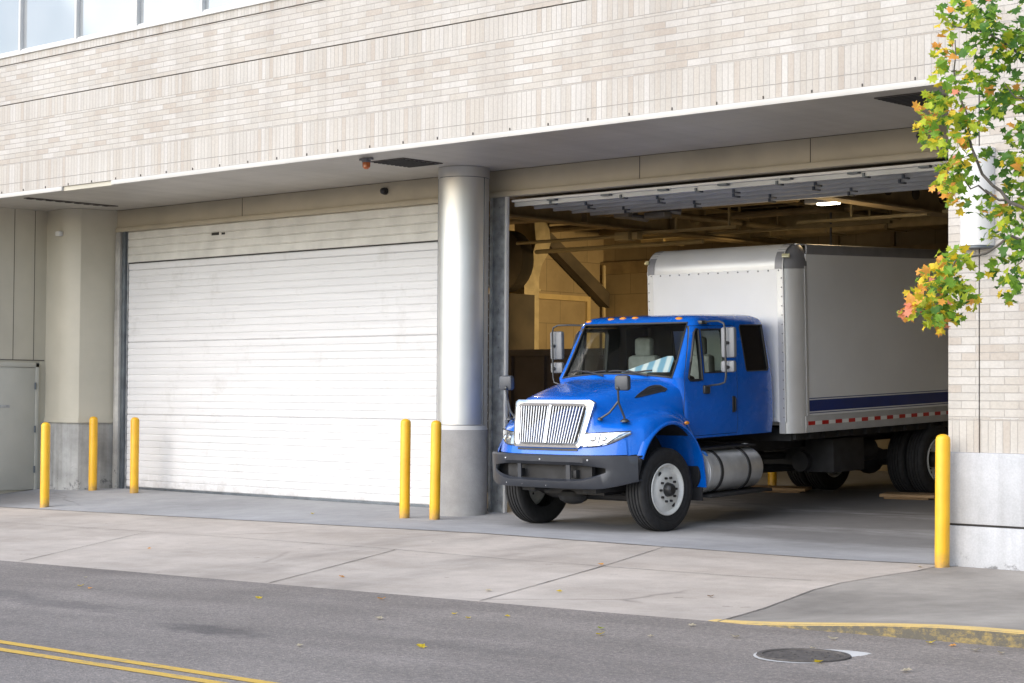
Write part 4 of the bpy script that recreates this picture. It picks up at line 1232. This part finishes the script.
# fender lips and inner arches
def arch_pt(t, s=1.0):  # t 0 front bottom .. 1 rear bottom
    w = PI*(1-t)
    return (.08+.67*s*math.cos(w), .5+.83*s*math.sin(w))
for sx in (1, -1):
    P = [arch_pt(.17+.69*i/26) for i in range(27)]+[(.725, .62), (.735, .50)]
    rows_ = []
    for i, (y, z) in enumerate(P):
        dy, dz = y-.08, (z-.5)*.8; L_ = math.hypot(dy, dz); dy /= L_; dz /= L_
        tw = .038
        xo = 1.224
        rows_.append([(sx*(xo-.06), y, z), (sx*xo, y, z), (sx*(xo+.004), y+dy*.02, z+dz*.02), (sx*(xo-.008), y+dy*tw, z+dz*tw), (sx*(xo-.06), y+dy*(tw+.03), z+dz*(tw+.03))])
    mb = MB(); mb.grid(rows_); mb.build('fender_flare', M['blue'], T, ang=35)
    mb = MB()
    P = [arch_pt(.08+.86*i/26, 1.01) for i in range(27)]+[(.75, .50)]
    mb.grid([[(sx*x, y, z) for x in (.62, .9, 1.21)] for y, z in P[:20]], 0)
    mb.grid([[(sx*x, y, z) for x in (.62, .9, 1.21)] for y, z in P[19:]], 1)
    mb.build('inner_fender', [M['chassis'], M['blue']], T, ang=40)
    mb = MB(); a, b = sorted((sx*.78, sx*1.18)); mb.box(a, b, .722, .737, .33, .50); mb.build('mud_flap', M['black_plastic'], T)
    mb = MB(); mb.ball((0, 0, 0), .04, 0, 10, (.5, 1.2, .6)); o = mb.build('side_marker', M['amber'], T); o.location = (sx*1.205, .40, 1.335)
    # vent on the hood side
    pts = [(-.12, 1.665), (-.02, 1.69), (.15, 1.715), (.33, 1.73), (.365, 1.755), (.34, 1.805), (.22, 1.81), (.06, 1.78), (-.06, 1.715)]
    def hx(y, z):
        P = hood_prof(y)
        for a, b in zip(P[3:9], P[4:10]):
            if b[1] <= z <= a[1]: return a[0]+(b[0]-a[0])*(z-a[1])/(b[1]-a[1])
        return P[5][0]
    mb = MB()
    def vlo(y): return 1.665+(y+.12)/.485*.085 if y < .3 else 1.728+(y-.3)*.4
    def vhi(y): return 1.667+.143*math.sin(min(1, (y+.12)/.40)*PI/2)-(.06*((y-.28)/.085)**2 if y > .28 else 0)
    mb.grid([[(sx*(hx(y, vlo(y)+(vhi(y)-vlo(y))*q/5)+.007), y, vlo(y)+(vhi(y)-vlo(y))*q/5) for q in range(6)] for y in [-.12+.0243*i for i in range(21)]])
    pts = [(y, vlo(y)) for y in [-.12+.0485*i for i in range(10)]]+[(.362, 1.765)]+[(y, vhi(y)) for y in [.35-.047*i for i in range(10)]]
    v = mb.build('hood_vent', M['black_plastic'], hood)
    mb = MB(); mb.tube([(sx*(hx(y, z)+.006), y, z) for y, z in pts], .009, 6, closed=True)
    for k in range(1, 4):
        mb.tube([(sx*(hx(y, vlo(y)+(vhi(y)-vlo(y))*k/4)+.012), y, vlo(y)+(vhi(y)-vlo(y))*k/4) for y in [.0+.05*i for i in range(7)]], .004, 5)
    mb.build('vent_trim', M['arm'], v)
# cowl
mb = MB(); mb.grid([[(x, .53+.0*x, 1.86+.07*(1-(x/.95)**2)) for x in frange(-.93, .93, .2)], [(x, front_y(x, 1.93)+.03, 1.93) for x in frange(-.93, .93, .2)]]); mb.build('cowl', M['black_plastic'], T)

# --- grille and lights
def fy(x, z, d): return front_face_y(x, z)-d
def ring_strip(mb, A, Bq, d0, d1, m=0):
    n = len(A)
    rows_ = []
    for i in range(n+1):
        a = A[i % n]; b = Bq[i % n]; mid = ((a[0]+b[0])/2, (a[1]+b[1])/2)
        rows_.append([(a[0], fy(a[0], a[1], -.004), a[1]), (a[0], fy(a[0], a[1], d0), a[1]), (mid[0], fy(mid[0], mid[1], d1), mid[1]), (b[0], fy(b[0], b[1], d0*.6), b[1]), (b[0], fy(b[0], b[1], -.01), b[1])])
    mb.grid(rows_, m)
def subdiv(P, k):
    out = []
    for a, b in zip(P, P[1:]+P[:1]):
        out += [(a[0]+(b[0]-a[0])*i/k, a[1]+(b[1]-a[1])*i/k) for i in range(k)]
    return out
OUT = subdiv([(-.66, 1.625), (-.60, 1.658), (.60, 1.658), (.66, 1.625), (.575, 1.13), (.53, 1.075), (-.53, 1.075), (-.575, 1.13)], 6)
INN = subdiv([(-.555, 1.555), (-.52, 1.582), (.52, 1.582), (.555, 1.555), (.490, 1.16), (.46, 1.13), (-.46, 1.13), (-.49, 1.16)], 6)
mb = MB(); ring_strip(mb, OUT, INN, .035, .046)
gs = mb.build('grille', M['bright_chrome'], T, ang=40)
mb = MB()
N = 11
for s in (-1, 1):
    for i in range(N):
        t = (i+.5)/N
        xb = s*(.025+t*.44); xt = s*(.025+t*.515)
        rr = []
        for k in range(7):
            z = 1.13+(1.58-1.13)*k/6; x = xb+(xt-xb)*k/6
            rr.append([(x-.0105, fy(x, z, .004), z), (x-.006, fy(x, z, .03), z), (x+.006, fy(x, z, .03), z), (x+.0105, fy(x, z, .004), z)])
        mb.grid(rr)
rr = [[(-.022, fy(0, z, .004), z), (-.02, fy(0, z, .04), z), (.02, fy(0, z, .04), z), (.022, fy(0, z, .004), z)] for z in frange(1.13, 1.60, .1)]
mb.grid(rr)
mb.build('grille_bar', M['satin'], gs, ang=40)
mb = MB(); mb.add([(x, fy(x, z, .002), z) for x, z in INN], [tuple(range(len(INN)))]); mb.build('grille_backing', M['chassis'], gs, normals=False)
# dark slot under the grille
mb = MB(); mb.grid([[(x, fy(x, z, .004), z) for x in frange(-.5, .5, .1)] for z in (1.035, 1.06)]); mb.build('lower_slot', M['black_plastic'], hood)
for sx in (1, -1):
    mb = MB(); rows_ = []
    xs_ = [.575+.50*i/16 for i in range(17)]
    for i, x in enumerate(xs_):
        t = i/16
        zu = 1.25+.028*t; zl = 1.08+.025*t+.13*max(0, t-.45)**1.6/.38
        zl = min(zl, zu-.006)
        rows_.append([(sx*x, fy(x, zl, -.004), zl), (sx*x, fy(x, zl+.012, .016), zl+.012 if zu-zl > .03 else zl)]+[(sx*x, fy(x, zl+(zu-zl)*q, .02), zl+(zu-zl)*q) for q in (.3, .5, .7)]+[(sx*x, fy(x, zu-.01, .016), zu-.008 if zu-zl > .03 else zu), (sx*x, fy(x, zu, -.004), zu)])
    mb.grid(rows_); hl = mb.build('headlight', M['headlight'], T, ang=50)
    mb = MB(); mb.tube([(sx*x, fy(x, z, .018), z) for x, z in ((.575, 1.083), (.66, 1.09), (.78, 1.10), (.88, 1.14), (.98, 1.22), (1.07, 1.272), (.95, 1.268), (.8, 1.26), (.68, 1.254), (.577, 1.248))], .006, 6, closed=True); mb.build('lens_seal', M['black_plastic'], hl)
    mb = MB(); mb.tube([(sx*.765, fy(.765, 1.112, .021), 1.112), (sx*.775, fy(.775, 1.18, .024), 1.18), (sx*.78, fy(.78, 1.246, .021), 1.246)], .006, 6); mb.build('divider', M['arm'], hl)
    for xc, rr_, nm in ((.70, .048, 'main_bowl'), (.83, .040, 'turn_bowl')):
        mb = MB(); z = 1.175
        mb.lathe([(rr_, 0), (rr_*.95, .008), (rr_*.7, .004), (rr_*.3, .012), (0, .014)], (sx*xc, fy(xc, z, .020), z), (sx*.45, -1, 0), 20); mb.build(nm, M['lens'], hl)
    mb = MB(); mb.grid([[(sx*x, fy(x, z, d), z) for z, d in ((1.085, .0), (1.10, .022), (1.17, .026), (1.23, .022), (1.30-.06*(x-.5)*6, .0))] for x in (.50, .55, .60, .645)])
    mb.build('grille_wing', M['bright_chrome'], gs)
# --- front bumper
mb = MB()
bx = frange(-1.22, 1.22, .03)
def by(x): return -1.03+.43*(abs(x)/1.22)**3.4
rws = []
for x in bx:
    e = max(0, (abs(x)-.8)/.4)
    zl = .575+.085*e**1.5; zt = .985-.005*e
    q_ = min(1., max(0, (abs(x)-.45)/.5)); sl = .69+.10*q_**2.; sh_ = .865-.04*q_**2
    yy = by(x); rc = max(0., min(1., (.98-abs(x))/.4))
    rws.append([(x, yy+.10, zt-.005), (x, yy+.02, zt), (x, yy-.004, zt-.02), (x, yy-.002, sh_+.04), (x, yy+.045*rc, sh_), (x, yy+.045*rc, sl), (x, yy-.022*rc, sl-.022), (x, yy-.018*rc, zl+.03), (x, yy+.01, zl), (x, yy+.08, zl)])
def skipb(i, j):
    xm = abs((bx[i]+bx[i+1])/2)
    return j == 4 and (xm < .37 or .45 < xm < .93)
mb.grid(rws, 0, skipb)
bump_ = mb.build('front_bumper', M['grey_plastic'], T, ang=40, solid=.02)
mb = MB()
for x, z in ((-.62, .93), (.0, .93), (.10, .61), (-.6, .62), (.72, .93), (-.3, .615)):
    mb.ball((x, by(x)-.008, z), .012, 0, 8)
mb.build('bolt_head', M['alu'], bump_)
mb = MB(); mb.box(-.7, .7, -.86, -.80, .62, .96); mb.bbox(-.5, -.42, -.93, -.8, .70, .80, .01); mb.bbox(.42, .5, -.93, -.8, .70, .80, .01); mb.box(-.7, .7, -.8, -.4, .965, .98); mb.box(-1.0, 1.0, -.70, -.62, .66, .95)
mb.build('bumper_support', M['chassis'], T)

# --- mirrors
def door_mirror():
    mb = MB()
    mb.tube([(1.0, 1.07, 2.60), (1.20, 0.94, 2.61), (1.36, 0.895, 2.61), (1.445, 0.89, 2.58), (1.465, 0.89, 2.50), (1.465, 0.89, 1.90), (1.445, 0.89, 1.83), (1.36, 0.895, 1.805), (1.20, 0.94, 1.79), (1.05, 1.01, 1.775)], .013, 10)
    mb.bbox(1.03, 1.085, .95, 1.07, 1.68, 1.79, .015); mb.bbox(.95, 1.03, .98, 1.10, 2.575, 2.625, .012)
    mb.tube([(1.465, 0.89, 2.33), (1.48, 0.98, 2.33)], .022, 8); mb.tube([(1.465, 0.89, 2.02), (1.48, 0.97, 2.02)], .022, 8)
    o = mb.build('door_mirror', M['arm'], T)
    mb = MB(); mb.bbox(-.10, .10, -.05, .035, -.195, .195, .03); h = mb.build('mirror_head', M['mirror_shell'], o); h.location = (1.455, 0.985, 2.335); h.rotation_euler = (0, 0, .12)
    mb = MB(); mb.bbox(-.10, .10, -.05, .035, -.075, .075, .03); h2 = mb.build('mirror_head', M['mirror_shell'], o); h2.location = (1.45, 0.98, 2.03); h2.rotation_euler = (0, 0, .12)
    return o
dm = door_mirror(); mirror_obj(dm, T)
def hood_mirror():
    mb = MB()
    mb.tube([(.94, -.62, 1.80), (.93, -.60, 1.62), (.965, -.53, 1.43)], .014, 8)
    mb.tube([(.93, -.60, 1.64), (.83, -.66, 1.50), (.72, -.70, 1.43)], .014, 8)
    mb.lathe([(.06, 0), (.052, .02), (.02, .04)], (.965, -.53, 1.385), (0, 0, 1), 14); mb.lathe([(.035, 0), (.03, .02), (.015, .03)], (.71, -.70, 1.415), (.3, 0, 1), 12)
    mb.ball((.94, -.62, 1.80), .028, 0, 8)
    o = mb.build('hood_mirror', M['arm'], T)
    mb = MB(); mb.bbox(-.10, .10, -.06, .04, -.095, .095, .035); h = mb.build('mirror_head', M['hood_mirror_shell'], o); h.location = (.975, -.56, 1.865); h.rotation_euler = (0, 0, .15)
    return o
hm = hood_mirror(); mirror_obj(hm, T)

# --- wheels
TYRE = [(.30, -.10), (.335, -.125), (.40, -.142), (.455, -.142), (.484, -.130), (.499, -.112), (.502, -.082), (.490, -.080), (.490, -.066), (.503, -.064), (.503, -.032), (.491, -.030), (.491, -.016), (.504, -.014), (.504, .014), (.491, .016), (.491, .030), (.503, .032), (.503, .064), (.490, .066), (.490, .080), (.502, .082), (.499, .112), (.484, .130), (.455, .142), (.40, .142), (.335, .125), (.30, .10)]
TYRE = [(.30+(r_-.30)*1.09, h_) for r_, h_ in TYRE]
def wheel(front):
    w = empty('wheel', parent=T)
    mb = MB(); mb.lathe(TYRE, (0, 0, 0), (1, 0, 0), 64, caps=False)
    for rr in (.37, .43): mb.lathe([(rr, .139), (rr+.006, .1445), (rr+.012, .139)], (0, 0, 0), (1, 0, 0), 64, caps=False)
    mb.build('tyre', M['rubber'], w, ang=28)
    mb = MB()
    if front: prof = [(.325, .126), (.318, .138), (.305, .136), (.292, .118), (.278, .095), (.262, .098), (.22, .118), (.185, .128), (.165, .13), (.09, .13)]
    else: prof = [(.325, .126), (.318, .138), (.305, .136), (.292, .10), (.28, .02), (.262, -.03), (.22, -.055), (.18, -.065), (.09, -.065)]
    mb.lathe(prof, (0, 0, 0), (1, 0, 0), 56, caps=False)
    rim = mb.build('rim', M['rim_white'], w, ang=30)
    hz = .13 if front else -.065
    mb = MB()
    if front: mb.lathe([(.088, hz), (.085, hz+.03), (.072, hz+.07), (.05, hz+.088), (0, hz+.09)], (0, 0, 0), (1, 0, 0), 28)
    else: mb.lathe([(.12, hz), (.115, hz+.13), (.09, hz+.16), (0, hz+.162)], (0, 0, 0), (1, 0, 0), 28)
    for i in range(10):
        a = 2*PI*i/10; mb.cyl((hz-.004, .15*math.cos(a), .15*math.sin(a)), (hz+.03, .15*math.cos(a), .15*math.sin(a)), .0165, 6)
    mb.build('hub', M['hub'], w, ang=35)
    mb = MB()
    for a in ((2.15, 5.29) if front else (.3, 1.87, 3.44, 5.0)):
        c, s_ = math.cos(a), math.sin(a); x = .1135 if front else -.048
        mb.lathe([(.036, x), (0, x+.0035)], (0, .228*c, .228*s_), (1, 0, 0), 18)
    mb.build('hand_hole', M['chassis'], w)
    return w
wf = wheel(True); wf.location = (1.025, .05, .519)
w2 = copy_tree(wf, T); w2.location = (-1.025, .05, .519); w2.rotation_euler = (0, 0, PI)
wr = wheel(False); wr.location = (1.085, 6.49, .519)
w3 = copy_tree(wr, T); w3.location = (.755, 6.49, .519); w3.rotation_euler = (0, 0, PI)
w3 = copy_tree(wr, T); w3.location = (-1.085, 6.49, .519); w3.rotation_euler = (0, 0, PI)
w3 = copy_tree(wr, T); w3.location = (-.755, 6.49, .519)
# --- chassis
mb = MB()
for sx in (-1, 1):
    a, b = sorted((sx*.36, sx*.44)); mb.box(a, b, -.8, 2.0, .72, .98); mb.box(a, b, 2.0, 9.7, .82, .98)
for y in (1.2, 2.6, 4.2, 5.8, 7.6, 9.4): mb.box(-.36, .36, y, y+.1, .83, .96)
mb.box(-1.15, 1.15, 2.75, 9.7, .985, 1.085)
for i in range(20): mb.box(-1.2, 1.2, 2.8+i*.35, 2.88+i*.35, 1.0, 1.16)
mb.box(-.5, .5, -.4, 1.1, .45, 1.1); mb.box(-.60, .60, -.35, .75, .95, 1.45)
mb.cyl((0, 1.1, .78), (0, 6.3, .62), .055, 14)
mb.box(-.62, .62, .75, .8, .5, 1.9)
mb.box(-.35, .75, 4.2, 5.0, .55, .95); mb.bbox(-.9, -.5, 4.0, 5.2, .45, .9, .03); mb.cyl((.5, 3.9, .62), (.5, 4.8, .62), .14, 16)
mb.bbox(.52, 1.0, 4.0, 4.8, .47, .95, .02); mb.cyl((.62, 4.9, .72), (.62, 5.5, .72), .17, 18); mb.cyl((-.62, 4.0, .72), (-.62, 5.3, .72), .17, 18)  # dark box and tanks added to deepen the shade under the body
for sx in (-1, 1):
    a, b = sorted((sx*.66, sx*1.24)); mb.box(a, b, 7.25, 7.27, .25, .98)
    mb.tube([(sx*.56, 5.65, .74), (sx*.56, 6.1, .60), (sx*.56, 6.49, .56), (sx*.56, 6.9, .60), (sx*.56, 7.35, .74)], .05, 8)
mb.tube([(-.3, 2.2, .55), (-.25, 3.6, .5), (.3, 5.4, .5), (.35, 5.9, .62)], .06, 10)
mb.build('chassis', M['chassis'], T)
mb = MB(); mb.tube([(-.95, 0, .5), (-.7, 0, .42), (.7, 0, .42), (.95, 0, .5)], .07, 10); mb.bbox(-.62, -.4, -.7, .8, .5, .6, .01); mb.bbox(.4, .62, -.7, .8, .5, .6, .01); mb.tube([(-.9, .25, .46), (.9, .25, .46)], .025, 8); mb.ball((-.1, -.3, .42), .16, 0, 12, (1.4, 1, .7))
mb.build('front_axle', M['chassis'], T)
mb = MB(); mb.cyl((-.9, 6.49, .502), (.9, 6.49, .502), .09, 14); mb.ball((0, 6.49, .5), .23, 0, 16); mb.bbox(-.62, -.5, 5.7, 7.3, .55, .68, .01); mb.bbox(.5, .62, 5.7, 7.3, .55, .68, .01)
mb.build('rear_axle', M['chassis'], T)
# --- fuel tank, step
mb = MB(); mb.lathe([(0, .0), (.22, .0), (.262, .02), (.275, .06), (.275, 1.16), (.262, 1.20), (.22, 1.22), (0, 1.225)], (.93, .84, .675), (0, 1, 0), 44)
tk = mb.build('fuel_tank', M['alu'], T, ang=35)
for y in (1.12, 1.72):
    mb = MB(); mb.lathe([(.277, y-.03), (.286, y-.026), (.286, y+.026), (.277, y+.03)], (.93, 0, .675), (0, 1, 0), 44); mb.build('tank_strap', M['black_plastic'], tk)
mb = MB(); mb.lathe([(.277, .86), (.288, .865), (.288, .93), (.277, .935)], (.93, 0, .675), (0, 1, 0), 40); mb.build('tank_collar', M['silver_paint'], tk)
mb = MB(); mb.tube([(.95, .80, .95), (1.02, .86, .96), (1.09, .9, .92), (1.11, .92, .88)], .025, 8); mb.build('hose', M['hose'], tk)
mb = MB(); mb.cyl((.93, 2.0, .9), (.93, 2.0, .99), .045, 14); mb.build('filler_cap', M['alu'], tk)
mb = MB()
mb.bbox(.86, 1.22, .86, 2.2, .355, .395, .008); mb.bbox(.80, 1.08, .85, 2.05, .955, .985, .008)
for y in (.9, 1.5, 2.1): mb.box(.60, .66, y, y+.05, .36, .98)
mb.lathe([(.24, .0), (.25, .02), (.25, .12)], (.90, .72, .675), (0, 1, 0), 24)
mb.build('step', M['chassis'], T)

# ------------------------------------------------------------------ camera
f = 1900.; roll = math.radians(.4); pitch = math.atan(57/f); ang = math.atan(2042/f)
d0 = Vector((-math.cos(ang), math.sin(ang), 0)); r0 = Vector((math.sin(ang), math.cos(ang), 0)); u0 = Vector((0, 0, 1))
d = d0*math.cos(pitch)+u0*math.sin(pitch); u = u0*math.cos(pitch)-d0*math.sin(pitch)
R = r0*math.cos(roll)+u*math.sin(roll); U = u*math.cos(roll)-r0*math.sin(roll)
cd = bpy.data.cameras.new('camera'); cam = bpy.data.objects.new('camera', cd); COL.objects.link(cam)
cam.matrix_world = Matrix(((R.x, U.x, -d.x, 0), (R.y, U.y, -d.y, 0), (R.z, U.z, -d.z, 1.64), (0, 0, 0, 1)))
cd.sensor_width = 36; cd.lens = 36*f/1024; cd.clip_end = 5000; cd.clip_start = .1
S.camera = cam
CP = Vector((0, 0, 1.64))
def at(px, py, D): return CP + (d + R*((px-512)/f) - U*((py-341.5)/f))*D

# ------------------------------------------------------------------ street tree with turning maple leaves
rt = random.Random(11)
tx, ty = -4.4, 13.35
TR = empty('maple_tree', (tx, ty, zside(tx, ty)))
tag(TR, 'young maple with green, yellow and orange leaves overhanging from the right', 'tree')
TO = Vector(TR.location)
mb = MB()
def wig(pts, r0_, r1_, n=4, jit=.04):
    P = [Vector(p) for p in pts]; out = []; rad = []
    tot = len(P)-1
    for i in range(tot):
        for k in range(n):
            t = k/n; q = P[i].lerp(P[i+1], t)
            if i+k > 0: q = q+Vector((rt.uniform(-jit, jit), rt.uniform(-jit, jit), rt.uniform(-jit, jit)))
            out.append(q-TO); rad.append(r0_+(r1_-r0_)*((i+t)/tot))
    out.append(P[-1]-TO); rad.append(r1_)
    mb.tube(out, rad, 8)
top = Vector((tx+.05, ty, 5.6))
wig([(tx, ty, zside(tx, ty)-.05), (tx+.03, ty+.02, 1.6), (tx-.02, ty, 3.2), top, (tx+.1, ty+.1, 7.4)], .10, .035, 4, .015)
mb.build('trunk', M['bark'], TR); 
mb = MB()
DC = 13.6
tw = []
def br(pts, r0_, r1_, jit=.03): wig(pts, r0_, r1_, 4, jit); tw.append(pts)
A0 = Vector((tx, ty, 2.2)); A1 = Vector((tx, ty, 2.75)); A2 = Vector((tx, ty, 3.6)); A3 = Vector((tx, ty, 4.4))
br([A0, at(1090, 262, 13.3), at(1015, 238, 13.5), at(960, 262, 13.6), at(925, 295, 13.7)], .017, .004)
br([A1, at(1090, 225, 13.3), at(1010, 205, 13.4), at(975, 160, 13.5), at(962, 100, 13.6), at(955, 40, 13.7)], .018, .004)
br([at(1010, 205, 13.4), at(985, 190, 13.7), at(955, 180, 13.8), at(935, 165, 13.8)], .009, .003)
br([A2, at(1120, 100, 13.3), at(1040, 60, 13.5), at(985, 35, 13.6), at(945, 20, 13.7)], .018, .004)
br([A2, at(1130, 150, 13.4), at(1060, 120, 13.2), at(1005, 85, 13.1)], .014, .004)
br([A3, at(1130, 0, 13.4), at(1040, -30, 13.6), at(975, -20, 13.8)], .018, .004)
br([A1, at(1120, 250, 13.6), at(1050, 230, 13.9), at(1010, 270, 14.0)], .012, .003)
for i in range(14):
    w = rt.uniform(-1.9, 1.9); z = rt.uniform(3., 6.6); L_ = rt.uniform(1., 1.9)*(1.1-abs(z-4.5)/6)
    p0 = Vector((tx, ty, z)); p1 = p0+Vector((math.cos(w), math.sin(w), .45))*L_*.55; p2 = p0+Vector((math.cos(w), math.sin(w), .55))*L_
    br([p0, p1, p2], .022, .006)
mb.build('branch', M['bark'], TR)
LV = MB()
def leaf(p, s, m, drop=None):
    n = Vector((rt.gauss(0, .55), rt.gauss(-.35, .55), rt.gauss(.75, .4))).normalized()
    t = Vector((rt.gauss(0, 1), rt.gauss(0, 1), rt.gauss(-.9, .6))); t = (t-n*t.dot(n)).normalized(); b = n.cross(t)
    fold = rt.uniform(-.1, .55); curl = rt.uniform(-.55, .2)
    out = [p-TO]
    for x, y in LEAFOUT:
        yy = -y
        out.append(p-TO + (b*x + t*(yy+.35) + n*(fold*abs(x)*1.0 + curl*(yy+.3)**2))*s)
    out[0] = p-TO+t*.35*s
    LV.add(out, [(0, 1+j, 1+(j+1) % 14) for j in range(14)], m)
def pick(w):
    x = rt.random()*sum(w); k = 0
    while x > w[k]: x -= w[k]; k += 1
    return k
G = (5, 6, 2.2, .5, .25, .05); Y_ = (1.2, 4, 4.5, 3, 1.4, .15); O_ = (.3, 1.6, 3, 3.8, 2.8, .6); YG = (2, 4.5, 4, 1.5, .6, .1)
# clusters: px, py, spread, count, palette
CL = [(1018, 45, 18, 40, G), (1000, 100, 18, 26, G), (1020, 130, 16, 24, G), (1020, 160, 14, 20, YG), (1018, 215, 14, 24, G), (1020, 250, 14, 20, G), (940, 110, 14, 16, YG), (948, 70, 14, 18, YG), (975, 15, 22, 30, G), (965, 130, 14, 18, YG), (1008, 290, 12, 10, G), (950, 275, 16, 20, YG), (925, 305, 12, 14, Y_), (1010, 15, 34, 60, G), (985, 40, 26, 46, G), (1000, 70, 26, 46, G), (960, 15, 22, 26, YG), (1022, 100, 14, 16, G), (945, 48, 12, 16, O_), (970, 80, 18, 20, YG),
      (940, 95, 15, 24, YG), (925, 110, 10, 14, O_), (955, 115, 18, 30, YG), (930, 135, 13, 20, Y_), (955, 145, 16, 24, YG), (975, 120, 16, 18, G), (922, 122, 8, 8, O_), (990, 110, 12, 10, YG),
      (950, 170, 13, 22, Y_), (945, 185, 12, 20, O_), (965, 172, 14, 18, YG), (958, 200, 10, 12, YG), (985, 155, 12, 8, G), (1005, 165, 16, 14, G), (1015, 190, 16, 20, G), (985, 205, 14, 14, YG), (1003, 215, 14, 14, Y_),
      (1015, 235, 14, 20, G), (990, 235, 10, 10, YG), (1005, 265, 14, 14, G), (1018, 275, 12, 12, G), (990, 270, 8, 6, YG),
      (960, 255, 12, 20, YG), (945, 262, 12, 20, O_), (930, 275, 12, 20, O_), (940, 290, 14, 26, Y_), (920, 295, 12, 20, O_), (908, 312, 8, 12, (0, .3, 1, 2, 4, 3)), (930, 315, 13, 24, Y_), (950, 310, 14, 24, YG), (960, 285, 12, 20, YG), (935, 325, 9, 10, Y_), (972, 300, 9, 10, YG)]
for px, py, sp, n, pal in CL:
    D0 = DC+rt.uniform(-.15, .25)
    for i in range(int(n*1.5)):
        a = rt.uniform(0, 2*PI); rr = sp*math.sqrt(rt.random())
        leaf(at(px+rr*math.cos(a), py+rr*math.sin(a)*.9, D0+rt.gauss(0, .22)), rt.uniform(.052, .10), pick(pal))
for pts in tw[7:]:
    for k in range(5):
        c = pts[1].lerp(pts[2], k/4)
        for i in range(18):
            q = c+Vector((rt.gauss(0, .2), rt.gauss(0, .2), rt.gauss(0, .17)))
            leaf(q, rt.uniform(.08, .125), pick(G))
for i in range(420):   # rest of the crown, to the right of the frame
    w = rt.uniform(0, 2*PI); z = rt.gauss(5.1, 1.0); rr = rt.uniform(.2, 1.7)
    q = Vector((tx+.5+rr*math.cos(w), ty+rr*math.sin(w), z))
    qq = q-CP; Dq = qq.dot(d)
    if 512+f*qq.dot(R)/Dq < 1075: continue
    leaf(q, rt.uniform(.08, .125), pick(G))
# petioles along visible twigs come from the branches themselves
fo = LV.build('foliage', LEAF, TR, smooth=False, merge=0, normals=False)

# ------------------------------------------------------------------ light
W = bpy.data.worlds.new('World'); S.world = W; W.use_nodes = True
nt = W.node_tree; bg = nt.nodes['Background']
sky = nt.nodes.new('ShaderNodeTexSky'); sky.sky_type = 'NISHITA'; sky.sun_disc = False
EL = math.radians(33); AZ = math.radians(193)      # compass style: 0 = +Y, clockwise
sky.sun_elevation = EL; sky.sun_rotation = AZ; sky.air_density = 1.0; sky.dust_density = 1.2; sky.ozone_density = 1.0
nt.links.new(sky.outputs[0], bg.inputs[0]); bg.inputs[1].default_value = .15
sd = Vector((math.sin(AZ)*math.cos(EL), math.cos(AZ)*math.cos(EL), math.sin(EL)))
sl = bpy.data.lights.new('sun', 'SUN'); sl.energy = 1.5; sl.angle = math.radians(90); sl.color = (1, .957, .905)
so = bpy.data.objects.new('sun', sl); COL.objects.link(so); so.rotation_euler = (-sd).to_track_quat('-Z', 'Y').to_euler(); so.location = (-5, -10, 20)
vs = S.view_settings; vs.view_transform = 'Standard'; vs.look = 'None'; vs.exposure = 1.12; vs.gamma = 1.; vs.use_curve_mapping = False
S.render.engine = 'CYCLES'
S.cycles.max_bounces = 8; S.cycles.transparent_max_bounces = 12; S.cycles.use_denoising = True
